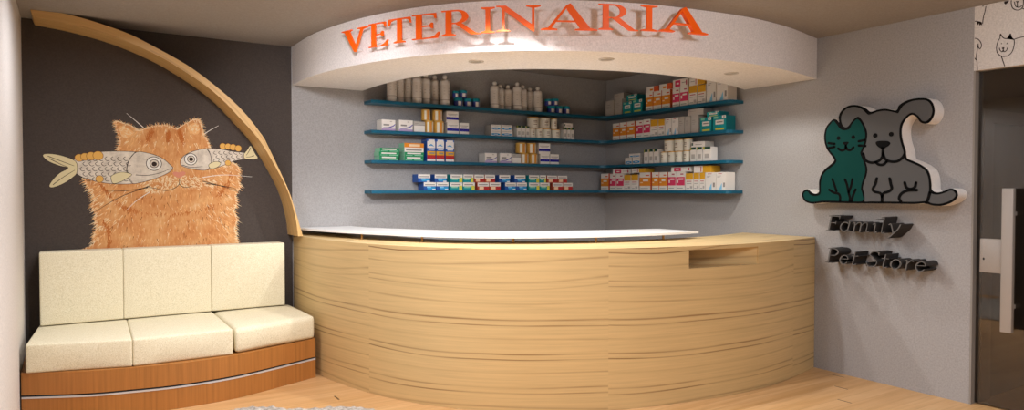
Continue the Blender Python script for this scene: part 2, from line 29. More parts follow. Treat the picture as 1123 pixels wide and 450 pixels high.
GOODS = [[0,"L","bottle",2.528,0.098,0.295,0,0.0],[0,"L","bottle",2.628,0.078,0.288,0,0.06],[0,"L","bottle",2.7315,0.079,0.3,0,0.085],[0,"L","bottle",2.783,0.094,0.3015,0,0.0],[0,"L","bottle",2.8905,0.083,0.299,0,0.035],[0,"L","bottle",3.012,0.078,0.3,0,0.09],[0,"L","bottle",3.076,0.112,0.2895,0,0.0],[0,"L","jar",3.222,0.094,0.0835,0,0.0],[0,"L","jar",3.3205,0.085,0.0845,0,0.0],[0,"L","jar",3.4135,0.085,0.0895,0,0.0],[0,"L","jar",3.1865,0.069,0.147,1,0.0],[0,"L","jar",3.2685,0.087,0.16,1,0.0],[0,"L","bottle",3.635,0.106,0.279,0,0.0],[0,"L","bottle",3.736,0.076,0.2675,0,0.06],[0,"L","bottle",3.8355,0.089,0.268,0,0.07],[0,"L","bottle",3.9045,0.117,0.2875,0,0.0],[0,"L","bottle",3.998,0.096,0.277,0,0.04],[0,"L","bottle",4.1225,0.087,0.274,0,0.09],[0,"L","bottle",4.1615,0.127,0.2705,0,0.0],[0,"L","jar",4.3315,0.095,0.0785,0,0.0],[0,"L","jar",4.4305,0.089,0.082,0,0.0],[0,"L","jar",4.5285,0.087,0.0865,0,0.0],[0,"L","jar",4.289,0.08,0.1465,1,0.0],[0,"L","jar",4.376,0.09,0.1555,1,0.0],[0,"R","graycarton",5.899,0.142,0.166,0,0.0],[0,"R","graycarton",5.757,0.114,0.1685,0,0.0],[0,"R","teal",5.6135,0.143,0.124,0,0.0],[0,"R","teal",5.459,0.152,0.1315,0,0.0],[0,"R","graybox",5.7485,0.155,0.2295,1,0.0],[0,"R","teal",5.5425,0.169,0.193,1,0.0],[0,"R","orange",5.283,0.106,0.1865,0,0.0],[0,"R","orange",5.166,0.118,0.1865,0,0.0],[0,"R","orange",5.0445,0.113,0.186,0,0.0],[0,"R","orangebox",5.2375,0.171,0.2415,1,0.0],[0,"R","orangebox",5.052,0.176,0.2455,1,0.0],[0,"R","pink",4.9085,0.097,0.1825,0,0.0],[0,"R","pink",4.8045,0.101,0.186,0,0.0],[0,"R","pinkbox",4.8565,0.191,0.2645,1,0.0],[0,"R","yellow",4.691,0.104,0.182,0,0.0],[0,"R","yellow",4.5835,0.101,0.177,0,0.0],[0,"R","yellowbox",4.641,0.192,0.2535,1,0.0],[0,"R","wave",4.466,0.114,0.221,0,0.0],[0,"R","wave",4.341,0.126,0.213,0,0.0],[1,"L","purple",2.4785,0.135,0.0995,0,0.0],[1,"L","purple",2.6495,0.139,0.1045,0,0.0],[1,"L","plainbox",2.7855,0.119,0.0985,0,0.0],[1,"L","cannedgold",2.904,0.098,0.115,0,0.0],[1,"L","cannedgold",3.0105,0.105,0.115,0,0.0],[1,"L","cannedgold",2.873,0.09,0.2195,1,0.0],[1,"L","cannedgold",2.995,0.106,0.2215,1,0.0],[1,"L","bluestripe",3.14,0.13,0.1095,0,0.0],[1,"L","bluestripe",3.262,0.106,0.1105,0,0.0],[1,"L","bluestripe",3.1345,0.133,0.2135,1,0.0],[1,"L","bluedash",3.621,0.112,0.056,0,0.0],[1,"L","bluedash",3.753,0.142,0.0585,0,0.0],[1,"L","bluedash",3.623,0.112,0.111,1,0.0],[1,"L","bluedash",3.7485,0.129,0.1135,1,0.0],[1,"L","vial",3.8995,0.051,0.1155,0,0.0],[1,"L","vial",3.9525,0.047,0.115,0,0.0],[1,"L","vial",4.0045,0.047,0.1145,0,0.0],[1,"L","can",4.082,0.084,0.1025,0,0.0],[1,"L","can",4.1715,0.085,0.103,0,0.0],[1,"L","can",4.273,0.108,0.104,0,0.0],[1,"L","can",4.393,0.108,0.101,0,0.0],[1,"L","can",4.1095,0.135,0.216,1,0.0],[1,"L","can",4.2515,0.131,0.2185,1,0.0],[1,"L","can",4.3605,0.071,0.2145,1,0.0],[1,"L","vial",4.4865,0.041,0.1245,0,0.0],[1,"L","vial",4.534,0.044,0.124,0,0.0],[1,"L","vial",4.584,0.046,0.1235,0,0.0],[1,"L","vialbox",4.528,0.114,0.1715,1,0.0],[1,"R","orange",5.79,0.114,0.179,0,0.0],[1,"R","orange",5.6755,0.105,0.1815,0,0.0],[1,"R","orange",5.5575,0.119,0.1835,0,0.0],[1,"R","pink",5.4255,0.101,0.1805,0,0.0],[1,"R","pink",5.318,0.102,0.1845,0,0.0],[1,"R","yellow",5.2075,0.105,0.171,0,0.0],[1,"R","yellow",5.1055,0.089,0.1685,0,0.0],[1,"R","wave",5.0105,0.089,0.169,0,0.0],[1,"R","wave",4.919,0.086,0.1685,0,0.0],[1,"R","graycarton",4.835,0.074,0.17,0,0.0],[1,"R","graycarton",4.7555,0.075,0.1665,0,0.0],[1,"R","graycarton",4.6655,0.091,0.1675,0,0.0],[1,"R","graybox",4.656,0.194,0.2265,1,0.0],[1,"R","teal",4.531,0.142,0.1345,0,0.0],[1,"R","teal",4.369,0.158,0.1375,0,0.0],[1,"R","teal",4.4445,0.151,0.1815,1,0.0],[2,"L","green",2.4825,0.191,0.04,0,0.0],[2,"L","green",2.483,0.2,0.0765,1,0.0],[2,"L","green",2.4875,0.191,0.1135,2,0.0],[2,"L","green",2.7305,0.195,0.043,0,0.0],[2,"L","green",2.734,0.196,0.082,1,0.0],[2,"L","whitecarton",2.731,0.198,0.1245,2,0.0],[2,"L","orangecarton",2.731,0.202,0.165,3,0.0],[2,"L","bluebox",2.9075,0.089,0.211,0,0.0],[2,"L","bluebox",3.0025,0.087,0.211,0,0.0],[2,"L","bluebox",3.1045,0.093,0.208,0,0.0],[2,"L","purple",3.5655,0.141,0.0965,0,0.0],[2,"L","purple",3.738,0.138,0.0995,0,0.0],[2,"L","plainbox",3.8695,0.111,0.096,0,0.0],[2,"L","cannedgold",3.987,0.11,0.107,0,0.0],[2,"L","cannedgold",4.1025,0.103,0.106,0,0.0],[2,"L","cannedgold",3.9575,0.115,0.2145,1,0.0],[2,"L","cannedgold",4.082,0.112,0.2155,1,0.0],[2,"L","bluestripe",4.222,0.122,0.106,0,0.0],[2,"L","bluestripe",4.3455,0.117,0.105,0,0.0],[2,"L","bluestripe",4.2165,0.147,0.216,1,0.0],[2,"R","bluedash",5.5925,0.109,0.0685,0,0.0],[2,"R","bluedash",5.472,0.118,0.071,0,0.0],[2,"R","bluedash",5.497,0.168,0.1105,1,0.0],[2,"R","vial",5.326,0.062,0.142,0,0.0],[2,"R","vial",5.2535,0.061,0.143,0,0.0],[2,"R","vial",5.1845,0.057,0.143,0,0.0],[2,"R","can",5.096,0.094,0.1115,0,0.0],[2,"R","can",4.9955,0.097,0.1105,0,0.0],[2,"R","can",4.895,0.094,0.1095,0,0.0],[2,"R","can",4.791,0.094,0.1115,0,0.0],[2,"R","can",5.04,0.126,0.2265,1,0.0],[2,"R","can",4.902,0.136,0.2255,1,0.0],[2,"R","can",4.783,0.088,0.225,1,0.0],[2,"R","vial",4.684,0.074,0.1345,0,0.0],[2,"R","vial",4.6055,0.069,0.1335,0,0.0],[2,"R","vial",4.5145,0.095,0.132,0,0.0],[2,"R","vialbox",4.625,0.17,0.1865,1,0.0],[3,"L","blueduo",2.8925,0.131,0.075,0,0.0],[3,"L","blueduo",3.026,0.13,0.0755,0,0.0],[3,"L","greenduo",3.175,0.136,0.075,0,0.0],[3,"L","greenduo",3.3145,0.135,0.076,0,0.0],[3,"L","redduo",3.475,0.132,0.076,0,0.0],[3,"L","redduo",3.611,0.132,0.077,0,0.0],[3,"L","blueduo",3.797,0.132,0.077,0,0.0],[3,"L","blueduo",3.932,0.13,0.0775,0,0.0],[3,"L","greenduo",4.087,0.136,0.0775,0,0.0],[3,"L","greenduo",4.222,0.126,0.078,0,0.0],[3,"L","redduo",4.387,0.132,0.077,0,0.0],[3,"L","redduo",4.522,0.13,0.078,0,0.0],[3,"L","blueduo",2.8335,0.129,0.15,1,0.0],[3,"L","blueduo",3.008,0.132,0.151,1,0.0],[3,"L","greenduo",3.178,0.134,0.152,1,0.0],[3,"L","greenduo",3.3085,0.117,0.1535,1,0.0],[3,"L","redduo",3.43,0.112,0.153,1,0.0],[3,"L","redduo",3.5525,0.121,0.1535,1,0.0],[3,"L","blueduo",3.7255,0.133,0.153,1,0.0],[3,"L","blueduo",3.912,0.134,0.154,1,0.0],[3,"L","greenduo",4.0855,0.133,0.155,1,0.0],[3,"L","greenduo",4.1975,0.081,0.156,1,0.0],[3,"L","redduo",4.315,0.13,0.1535,1,0.0],[3,"L","redduo",4.449,0.128,0.153,1,0.0],[3,"R","orange",5.9795,0.131,0.1815,0,0.0],[3,"R","pink",5.8415,0.103,0.1765,0,0.0],[3,"R","pink",5.725,0.118,0.1745,0,0.0],[3,"R","yellow",5.607,0.106,0.1625,0,0.0],[3,"R","yellow",5.4945,0.109,0.1625,0,0.0],[3,"R","orange",5.34,0.162,0.182,0,0.0],[3,"R","orange",5.1885,0.099,0.1815,0,0.0],[3,"R","orange",5.0795,0.109,0.1805,0,0.0],[3,"R","pink",4.9605,0.103,0.18,0,0.0],[3,"R","pink",4.8465,0.115,0.1795,0,0.0],[3,"R","yellow",4.7295,0.095,0.1625,0,0.0],[3,"R","yellow",4.641,0.072,0.1645,0,0.0],[3,"R","yellow",4.5675,0.065,0.165,0,0.0],[3,"R","wave",4.468,0.122,0.166,0,0.0],[3,"R","wave",4.347,0.112,0.1655,0,0.0],[3,"R","pinkbox",5.712,0.264,0.2235,1,0.0],[3,"R","yellowbox",5.4345,0.207,0.226,1,0.0],[3,"R","pinkbox",4.8445,0.251,0.225,1,0.0],[3,"R","yellowbox",4.5685,0.215,0.2285,1,0.0]]
CURVE = FASCIA_CURVE

# ------------------------------------------------------------------ helpers
def lin(c):
    if isinstance(c, str):
        c = [int(c[i:i+2], 16)/255 for i in (0, 2, 4)]
    return [(x/12.92 if x <= .04045 else ((x+.055)/1.055)**2.4) for x in c[:3]] + [1.0]

class NT:
    def __init__(s, m): s.t = m.node_tree; s.n = s.t.nodes
    def node(s, typ, **kw):
        n = s.n.new(typ)
        for k, v in kw.items():
            if k in n.inputs: n.inputs[k].default_value = v
            else: setattr(n, k, v)
        return n
    def link(s, a, b): s.t.links.new(a, b)
    def math(s, op, a, b=None, c=None):
        n = s.n.new('ShaderNodeMath'); n.operation = op
        for i, x in enumerate((a, b, c)):
            if x is None: continue
            if isinstance(x, (int, float)): n.inputs[i].default_value = x
            else: s.link(x, n.inputs[i])
        return n.outputs[0]
    def ramp(s, f, stops):
        n = s.n.new('ShaderNodeValToRGB'); e = n.color_ramp.elements
        while len(e) < len(stops): e.new(.5)
        for i, (p, c) in enumerate(stops):
            e[i].position = p; e[i].color = c if len(c) == 4 else lin(c)
        s.link(f, n.inputs[0]); return n.outputs[0]
    def mix(s, f, a, b, bt='MIX'):
        n = s.n.new('ShaderNodeMix'); n.data_type = 'RGBA'; n.blend_type = bt
        for i, x in ((0, f), (6, a), (7, b)):
            if isinstance(x, (int, float, list, tuple)): n.inputs[i].default_value = x
            else: s.link(x, n.inputs[i])
        return n.outputs[2]
    def noise(s, vec, scale, detail=3, rough=.5):
        n = s.n.new('ShaderNodeTexNoise'); n.inputs['Scale'].default_value = scale
        n.inputs['Detail'].default_value = detail; n.inputs['Roughness'].default_value = rough
        if vec is not None: s.link(vec, n.inputs['Vector'])
        return n.outputs[0]
    def mapping(s, vec, scale, loc=(0, 0, 0)):
        n = s.n.new('ShaderNodeMapping'); n.inputs['Scale'].default_value = scale; n.inputs['Location'].default_value = loc
        s.link(vec, n.inputs['Vector']); return n.outputs[0]
    def bump(s, h, strength, dist=.01):
        n = s.n.new('ShaderNodeBump'); n.inputs['Strength'].default_value = strength; n.inputs['Distance'].default_value = dist
        s.link(h, n.inputs['Height']); return n.outputs[0]

MATS = {}
def mat(name, color=None, rough=.6, metal=0.0, spec=.4, speck=0.0, speck_scale=120, bump=0.0):
    if name in MATS: return MATS[name]
    m = bpy.data.materials.new(name); m.use_nodes = True
    t = NT(m); b = t.n['Principled BSDF']
    b.inputs['Roughness'].default_value = rough; b.inputs['Metallic'].default_value = metal
    b.inputs['Specular IOR Level'].default_value = spec
    if color is not None:
        c = lin(color); b.inputs['Base Color'].default_value = c
        if speck or bump:
            tc = t.n.new('ShaderNodeTexCoord')
            nz = t.noise(tc.outputs['Object'], speck_scale, 2, .7)
            if speck:
                lo = [x*(1-speck) for x in c[:3]]+[1]; hi = [min(1, x*(1+speck)) for x in c[:3]]+[1]
                t.link(t.ramp(nz, [(.32, lo), (.68, hi)]), b.inputs['Base Color'])
            if bump: t.link(t.bump(nz, bump, .004), b.inputs['Normal'])
    MATS[name] = m
    return m

class MB:
    """collects polygons with material slots and builds ONE mesh object"""
    def __init__(s): s.v = []; s.f = []; s.mi = []; s.ms = []; s.uv = {}
    def m(s, mt):
        if mt not in s.ms: s.ms.append(mt)
        return s.ms.index(mt)
    def face(s, pts, mt, uv=None):
        i = len(s.v); s.v += [tuple(p) for p in pts]; s.f.append(list(range(i, i+len(pts)))); s.mi.append(s.m(mt))
        if uv: s.uv[len(s.f)-1] = uv
    def box(s, x0, x1, y0, y1, z0, z1, mt):
        P = [(x, y, z) for z in (z0, z1) for y in (y0, y1) for x in (x0, x1)]
        for q in ((0, 2, 3, 1), (4, 5, 7, 6), (0, 1, 5, 4), (2, 6, 7, 3), (0, 4, 6, 2), (1, 3, 7, 5)):
            s.face([P[k] for k in q], mt)
    def prism(s, front, back, mt, side=None, caps=(True, True)):
        n = len(front); side = side or mt
        if caps[0]: s.face(front, mt)
        if caps[1]: s.face(back[::-1], side)
        for i in range(n):
            j = (i+1) % n
            s.face([front[i], back[i], back[j], front[j]], side)
    def lathe(s, prof, mt, n=24, c=(0, 0, 0), smooth=True):
        for k in range(n):
            a, b = 2*pi*k/n, 2*pi*(k+1)/n
            for (r0, z0), (r1, z1) in zip(prof, prof[1:]):
                P = [(c[0]+r0*cos(a), c[1]+r0*sin(a), c[2]+z0), (c[0]+r0*cos(b), c[1]+r0*sin(b), c[2]+z0),
                     (c[0]+r1*cos(b), c[1]+r1*sin(b), c[2]+z1), (c[0]+r1*cos(a), c[1]+r1*sin(a), c[2]+z1)]
                if r0 < 1e-6: P = [P[0], P[2], P[3]]
                elif r1 < 1e-6: P = [P[0], P[1], P[2]]
                s.face(P, mt)
    def mesh(s, name, smooth=False, weld=1e-5, angle=35):
        me = bpy.data.meshes.new(name); me.from_pydata(s.v, [], s.f)
        for mt in s.ms: me.materials.append(mt)
        me.polygons.foreach_set('material_index', s.mi)
        if s.uv:
            l = me.uv_layers.new(name='UVMap')
            for p in me.polygons:
                u = s.uv.get(p.index)
                if u:
                    for k, li in enumerate(p.loop_indices): l.data[li].uv = u[k]
        bm = bmesh.new(); bm.from_mesh(me)
        if weld: bmesh.ops.remove_doubles(bm, verts=bm.verts, dist=weld)
        bmesh.ops.recalc_face_normals(bm, faces=bm.faces) if smooth is not None else None
        ng = [f for f in bm.faces if len(f.verts) > 4]
        if ng: bmesh.ops.triangulate(bm, faces=ng, ngon_method='EAR_CLIP')
        if smooth:
            for f in bm.faces: f.smooth = True
            for e in bm.edges:
                if len(e.link_faces) == 2 and e.calc_face_angle(0) > radians(angle): e.smooth = False
        bm.to_mesh(me); bm.free(); me.update()
        return me
    def build(s, name, parent=None, smooth=False, **kw):
        return link(name, s.mesh(name, smooth, **kw), parent)

def link(name, me, parent=None):
    o = bpy.data.objects.new(name, me); COL.objects.link(o)
    if parent is not None: o.parent = parent
    return o
def tag(o, label, cat, group=None, kind=None):
    if label: o['label'] = label
    if cat: o['category'] = cat
    if group: o['group'] = group
    if kind: o['kind'] = kind
    return o
def thing(name, label, cat, loc=(0, 0, 0), rz=0, group=None):
    o = bpy.data.objects.new(name, None); COL.objects.link(o); o.location = loc; o.rotation_euler = (0, 0, rz)
    o.empty_display_size = .1
    return tag(o, label, cat, group)
def struct(name, mb, label=None, smooth=False, **kw):
    o = mb.build(name, None, smooth, **kw); o['kind'] = 'structure'
    if label: o['label'] = label
    return o
def bevelled(me, w, seg=3):
    bm = bmesh.new(); bm.from_mesh(me)
    bmesh.ops.bevel(bm, geom=[e for e in bm.edges if len(e.link_faces) == 2 and e.calc_face_angle(0) > .5], offset=w, segments=seg, affect='EDGES', profile=.6)
    for f in bm.faces: f.smooth = True
    bm.to_mesh(me); bm.free(); return me

def arclen(c):
    s = [0]
    for a, b in zip(c, c[1:]): s.append(s[-1]+math.dist(a, b))
    return s
CS = arclen(CURVE)
def on_curve(s, o=0.0):
    """point at arc length s of the desk/soffit plan curve, o metres towards the room"""
    s = max(0, min(CS[-1]-1e-6, s)); i = 0
    while CS[i+1] < s: i += 1
    f = (s-CS[i])/(CS[i+1]-CS[i]); a, b = CURVE[i], CURVE[i+1]
    def tn(k):
        p, q = CURVE[max(0, k-1)], CURVE[min(len(CURVE)-1, k+1)]
        d = math.dist(p, q); return ((q[0]-p[0])/d, (q[1]-p[1])/d)
    t0, t1 = tn(i), tn(i+1); tx, ty = t0[0]*(1-f)+t1[0]*f, t0[1]*(1-f)+t1[1]*f
    l = math.hypot(tx, ty); tx, ty = tx/l, ty/l
    return (a[0]+(b[0]-a[0])*f+ty*o, a[1]+(b[1]-a[1])*f-tx*o)
def smoothline(P, m=8):
    P = [Vector(p) for p in P]; P = [2*P[0]-P[1]]+P+[2*P[-1]-P[-2]]; out = []
    for i in range(1, len(P)-2):
        a, b, c, d = P[i-1:i+3]
        for k in range(m):
            t = k/m
            out.append(.5*((2*b)+(c-a)*t+(2*a-5*b+4*c-d)*t*t+(3*b-a-3*c+d)*t**3))
    out.append(P[-2]); return out
def smoothloop(P, m=4):
    P = [Vector(p) for p in P]; n = len(P); out = []
    for i in range(n):
        a, b, c, d = P[i-1], P[i], P[(i+1) % n], P[(i+2) % n]
        for k in range(m):
            t = k/m
            out.append(.5*((2*b)+(c-a)*t+(2*a-5*b+4*c-d)*t*t+(3*b-a-3*c+d)*t**3))
    return out
def ribbon(P, w0, w1=None):
    """closed outline of a stroke along 2D points P with width w0 -> w1"""
    w1 = w0 if w1 is None else w1; L, R = [], []; n = len(P)
    for i, p in enumerate(P):
        a, b = P[max(0, i-1)], P[min(n-1, i+1)]; t = Vector(b)-Vector(a)
        t = t.normalized() if t.length > 0 else Vector((1, 0)); nn = Vector((-t.y, t.x))
        w = w0+(w1-w0)*i/(n-1); L.append(Vector(p)+nn*w/2); R.append(Vector(p)-nn*w/2)
    return L+R[::-1]
def disc2(c, r, n=18): return [Vector((c[0]+r*cos(2*pi*k/n), c[1]+r*sin(2*pi*k/n))) for k in range(n)]

# ------------------------------------------------------------------ materials
def wall_mat(name, col, bump=.25):
    m = mat(name, col, .85, spec=.25, speck=.11, speck_scale=85, bump=bump)
    return m
GRAY = wall_mat('gray_paint', '9d9a98'); DARK = wall_mat('dark_paint', '48403b', .1)
WHITE = wall_mat('white_paint', 'd0cac3'); CEIL = wall_mat('ceiling_paint', '97908a', .1)
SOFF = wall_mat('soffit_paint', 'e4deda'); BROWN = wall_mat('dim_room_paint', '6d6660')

def wood(name, base, dark, period=.25, lines=1.0, tile=0.0, tint=.06):
    """horizontal grain along UV.x (metres); thin dark growth lines in loose pairs"""
    m = bpy.data.materials.new(name); m.use_nodes = True; t = NT(m); b = t.n['Principled BSDF']
    uv = t.n.new('ShaderNodeUVMap'); uv.uv_map = 'UVMap'
    sep = t.n.new('ShaderNodeSeparateXYZ'); t.link(uv.outputs[0], sep.inputs[0])
    u, v = sep.outputs[0], sep.outputs[1]
    if tile:
        u2 = t.math('ADD', u, 10*tile-3.16)
        idx = t.math('FLOOR', t.math('DIVIDE', u2, tile))
        u = t.math('MODULO', u2, tile)
        v = t.math('ADD', v, t.math('MULTIPLY', idx, .012))
    cmb = t.n.new('ShaderNodeCombineXYZ'); t.link(u, cmb.inputs[0]); t.link(v, cmb.inputs[1])
    vec = cmb.outputs[0]
    warp = t.noise(t.mapping(vec, (.45, 1.2, 1)), 1.0, 1.5, .3)
    ph = t.math('ADD', t.math('DIVIDE', v, period), t.math('MULTIPLY', warp, 1.15))
    def line(off, wid):
        f = t.math('ABSOLUTE', t.math('SUBTRACT', t.math('FRACT', t.math('ADD', ph, off)), .5))
        return t.math('SUBTRACT', 1.0, t.math('SMOOTH_MIN', t.math('DIVIDE', f, wid), 1.0, .3))
    gate = t.noise(t.mapping(vec, (1.1, 5.0, 1), (3, 7, 0)), 1.0, 2)
    g = t.ramp(gate, [(.40, (0, 0, 0, 1)), (.62, (1, 1, 1, 1))])
    l = t.math('MAXIMUM', t.math('MULTIPLY', line(0, .036), .8), t.math('MAXIMUM', line(.16, .026), t.math('MULTIPLY', line(.55, .04), .4)))
    l = t.math('MULTIPLY', t.math('MULTIPLY', l, t.math('ADD', t.math('MULTIPLY', g, .75), .25)), lines)
    fine = t.noise(t.mapping(vec, (1.2, 55, 1)), 1.0, 4, .65)
    c1 = t.ramp(fine, [(.25, [x*(1-2.4*tint) for x in lin(base)[:3]]+[1]), (.5, lin(base)), (.8, [min(1, x*(1+2*tint)) for x in lin(base)[:3]]+[1])])
    cc = t.mix(l, c1, lin(dark))
    t.link(cc, b.inputs['Base Color']); b.inputs['Roughness'].default_value = .42; b.inputs['Specular IOR Level'].default_value = .35
    t.link(t.bump(fine, .05, .003), b.inputs['Normal'])
    MATS[name] = m; return m
DESKW = wood('desk_oak', 'd0b37f', '76522c', .25, 1.0, 1.775)
ARCHW = wood('arch_oak', 'cea76d', '8a6236', .22, .75, .48)
SOFAW = wood('bench_bamboo', 'ab7138', '8c5a2a', .16, .25, 0, .10)

def floor_mat():
    m = bpy.data.materials.new('floor_boards'); m.use_nodes = True; t = NT(m); b = t.n['Principled BSDF']
    tc = t.n.new('ShaderNodeTexCoord'); sep = t.n.new('ShaderNodeSeparateXYZ'); t.link(tc.outputs['Object'], sep.inputs[0])
    x, y = sep.outputs[0], sep.outputs[1]
    r = t.math('DIVIDE', t.math('SUBTRACT', y, 3.175-20*.1035), .1035)
    row = t.math('FLOOR', r); fr = t.math('FRACT', r)
    odd = t.math('MODULO', row, 2.0)
    xo = t.math('SUBTRACT', x, t.math('ADD', t.math('ADD', t.math('MULTIPLY', t.math('SUBTRACT', row, 20), .1435), t.math('MULTIPLY', odd, -5.668)), 5.09))
    q = t.math('DIVIDE', t.math('ADD', xo, 90.0), 9.0)
    cell = t.math('FLOOR', q); fx = t.math('FRACT', q)
    joint = t.math('LESS_THAN', fx, .0014)
    seam = t.math('LESS_THAN', fr, .028)
    cmb = t.n.new('ShaderNodeCombineXYZ'); t.link(row, cmb.inputs[0]); t.link(cell, cmb.inputs[1])
    wn = t.n.new('ShaderNodeTexWhiteNoise'); wn.noise_dimensions = '2D'; t.link(cmb.outputs[0], wn.inputs[0])
    off = t.n.new('ShaderNodeVectorMath'); off.operation = 'MULTIPLY_ADD'
    t.link(wn.outputs['Color'], off.inputs[0]); off.inputs[1].default_value = (9, 9, 9); t.link(tc.outputs['Object'], off.inputs[2])
    grain = t.noise(t.mapping(off.outputs[0], (1.5, 26, 1)), 1.0, 5, .6)
    c = t.ramp(grain, [(.25, 'bd9058'), (.5, 'd3a46d'), (.75, 'dfb682')])
    c = t.mix(.30, c, t.ramp(wn.outputs['Value'], [(0, 'a07648'), (1, 'c7a37a')]))
    c = t.mix(t.math('MULTIPLY', seam, .38), c, lin('8a5f33'))
    c = t.mix(t.math('MULTIPLY', joint, .85), c, lin('3c2c1c'))
    t.link(c, b.inputs['Base Color']); b.inputs['Roughness'].default_value = .38; b.inputs['Specular IOR Level'].default_value = .35
    return m
FLOOR = floor_mat()

def fabric_mat():
    m = bpy.data.materials.new('cream_boucle'); m.use_nodes = True; t = NT(m); b = t.n['Principled BSDF']
    tc = t.n.new('ShaderNodeTexCoord')
    n1 = t.noise(tc.outputs['Object'], 150, 3, .8)
    v = t.n.new('ShaderNodeTexVoronoi'); v.inputs['Scale'].default_value = 130; t.link(tc.outputs['Object'], v.inputs['Vector'])
    t.link(t.ramp(n1, [(.3, 'cbc2a2'), (.5, 'e6dcbd'), (.7, 'f1ecd8')]), b.inputs['Base Color'])
    b.inputs['Roughness'].default_value = .95; b.inputs['Specular IOR Level'].default_value = .1
    t.link(t.bump(n1, .5, .004), b.inputs['Normal'])
    return m
FABRIC = fabric_mat()
CHROME = mat('chrome_strip', 'd2d0ce', .3, .25); BLACK = mat('black_gloss', '101010', .35)
TEAL = mat('teal_laminate', '0b5871', .4, speck=.06, speck_scale=20)
STEEL = mat('brushed_metal', 'a39c95', .45, .35, speck=.12, speck_scale=300)
SLAB = mat('white_acrylic', 'f6f6f4', .25, spec=.5, speck=.01)
BRASS = mat('brass_post', 'a9814c', .35, .6)

# ------------------------------------------------------------------ room shell
XF = 8.6                                            # far wall of the room behind the glass door
YD = 2.3195                                          # where the right wall ends and the glazed door starts
mb = MB(); mb.box(-.5, XF+.1, -2.6, 6.4, -.06, 0, FLOOR); struct('floor', mb, 'light oak strip floor')
mb = MB(); mb.box(-.5, XF+.1, -2.6, 6.4, H, H+.06, CEIL); struct('ceiling', mb, 'plain dim ceiling')
mb = MB(); mb.box(1.645, XR+.12, YB, YB+.1, 0, H, GRAY); struct('wall_back', mb, 'gray painted wall behind the shelves')
mb = MB(); mb.box(-.4, 1.645, YB, YB+.1, 0, H, DARK); struct('wall_back_dark', mb, 'charcoal painted wall behind the bench')
mb = MB(); mb.prism([(-.267, YB+.1, 0), (-.296, -2.5, 0), (-.4, -2.5, 0), (-.4, YB+.1, 0)], [(-.267, YB+.1, H), (-.296, -2.5, H), (-.4, -2.5, H), (-.4, YB+.1, H)], WHITE)
struct('wall_left', mb, 'white textured wall at the left edge')
mb = MB(); mb.box(XR, XR+.12, YD, YB, 0, H, GRAY); struct('wall_right', mb, 'gray painted wall carrying the pet sign')
mb = MB(); mb.box(-.4, XF+.1, -2.6, -2.5, 0, H, WHITE); struct('wall_front', mb)
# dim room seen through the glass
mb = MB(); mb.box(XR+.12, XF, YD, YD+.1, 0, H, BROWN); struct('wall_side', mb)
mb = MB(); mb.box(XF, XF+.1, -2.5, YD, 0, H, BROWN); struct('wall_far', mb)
mb = MB(); mb.box(XR, XR+.12, -2.5, -1.2, 0, H, GRAY); struct('wall_near', mb)
TRIM = mat('gray_trim', '8b857e', .6, speck=.04)
mb = MB(); mb.box(XR+.001, XR+.12, YD-.012, YD, 0, H-.001, TRIM); mb.box(XR+.12, XR+.26, YD-.02, YD, 0, 1.93, TRIM); mb.box(XR+.12, XR+1.6, YD-.02, YD, 1.93, 2.02, TRIM); struct('reflection_trim', mb)  # gray strip and lintel imitate a frame reflected in the glass

# soffit ring over the desk (trim_1): outer face, underside and inner face
ZS = 2.371
mb = MB(); N = 160
for i in range(N):
    s0, s1 = CS[-1]*i/N, CS[-1]*(i+1)/N
    a, b = on_curve(s0), on_curve(s1)
    mb.face([(*a, ZS), (*b, ZS), (*b, H), (*a, H)], SOFF)
IC = INNER_CURVE; IS = arclen(IC)
def on_inner(f):
    s = f*IS[-1]; i = 0
    while i < len(IC)-2 and IS[i+1] < s: i += 1
    q = (s-IS[i])/(IS[i+1]-IS[i]); return (IC[i][0]+(IC[i+1][0]-IC[i][0])*q, IC[i][1]+(IC[i+1][1]-IC[i][1])*q)
for i in range(N):
    f0, f1 = i/N, (i+1)/N
    a, b = on_curve(CS[-1]*f0), on_curve(CS[-1]*f1); c, d = on_inner(f0), on_inner(f1)
    mb.face([(*a, ZS), (*c, ZS), (*d, ZS), (*b, ZS)], SOFF)
    mb.face([(*c, ZS), (*c, H), (*d, H), (*d, ZS)], SOFF)
struct('trim_1', mb, 'curved white soffit over the desk', True, angle=40)

# ------------------------------------------------------------------ lights
def area(name, loc, size, power, col=(1, .93, .85), rot=(0, 0, 0), spread=170):
    l = bpy.data.lights.new(name, 'AREA'); l.shape = 'DISK'; l.size = size; l.energy = power; l.color = col; l.spread = radians(spread)
    o = bpy.data.objects.new(name, l); COL.objects.link(o); o.location = loc; o.rotation_euler = rot; return o
def spot(name, loc, power, angle, blend, col, rot=(0, 0, 0), r=.04):
    l = bpy.data.lights.new(name, 'SPOT'); l.energy = power; l.spot_size = radians(angle); l.spot_blend = blend; l.color = col; l.shadow_soft_size = r
    o = bpy.data.objects.new(name, l); COL.objects.link(o); o.location = loc; o.rotation_euler = rot; return o
LENS = mat('lamp_lens', 'a9a29a', .4); RING = mat('lamp_ring', 'cdc6bf', .35, .2)
def downlight(loc, label, group, r=.055):
    t = thing('downlight', label, 'light', loc, 0, group)
    m = MB(); m.lathe([(r*.74, 0), (r, 0), (r, -.004), (r*.94, -.007), (r*.76, -.004), (r*.74, 0)], RING); m.build('ring', t, True)
    m = MB(); m.lathe([(0, -.001), (r*.74, -.001)], LENS); m.build('lens', t)
WARM = (1, .86, .68)
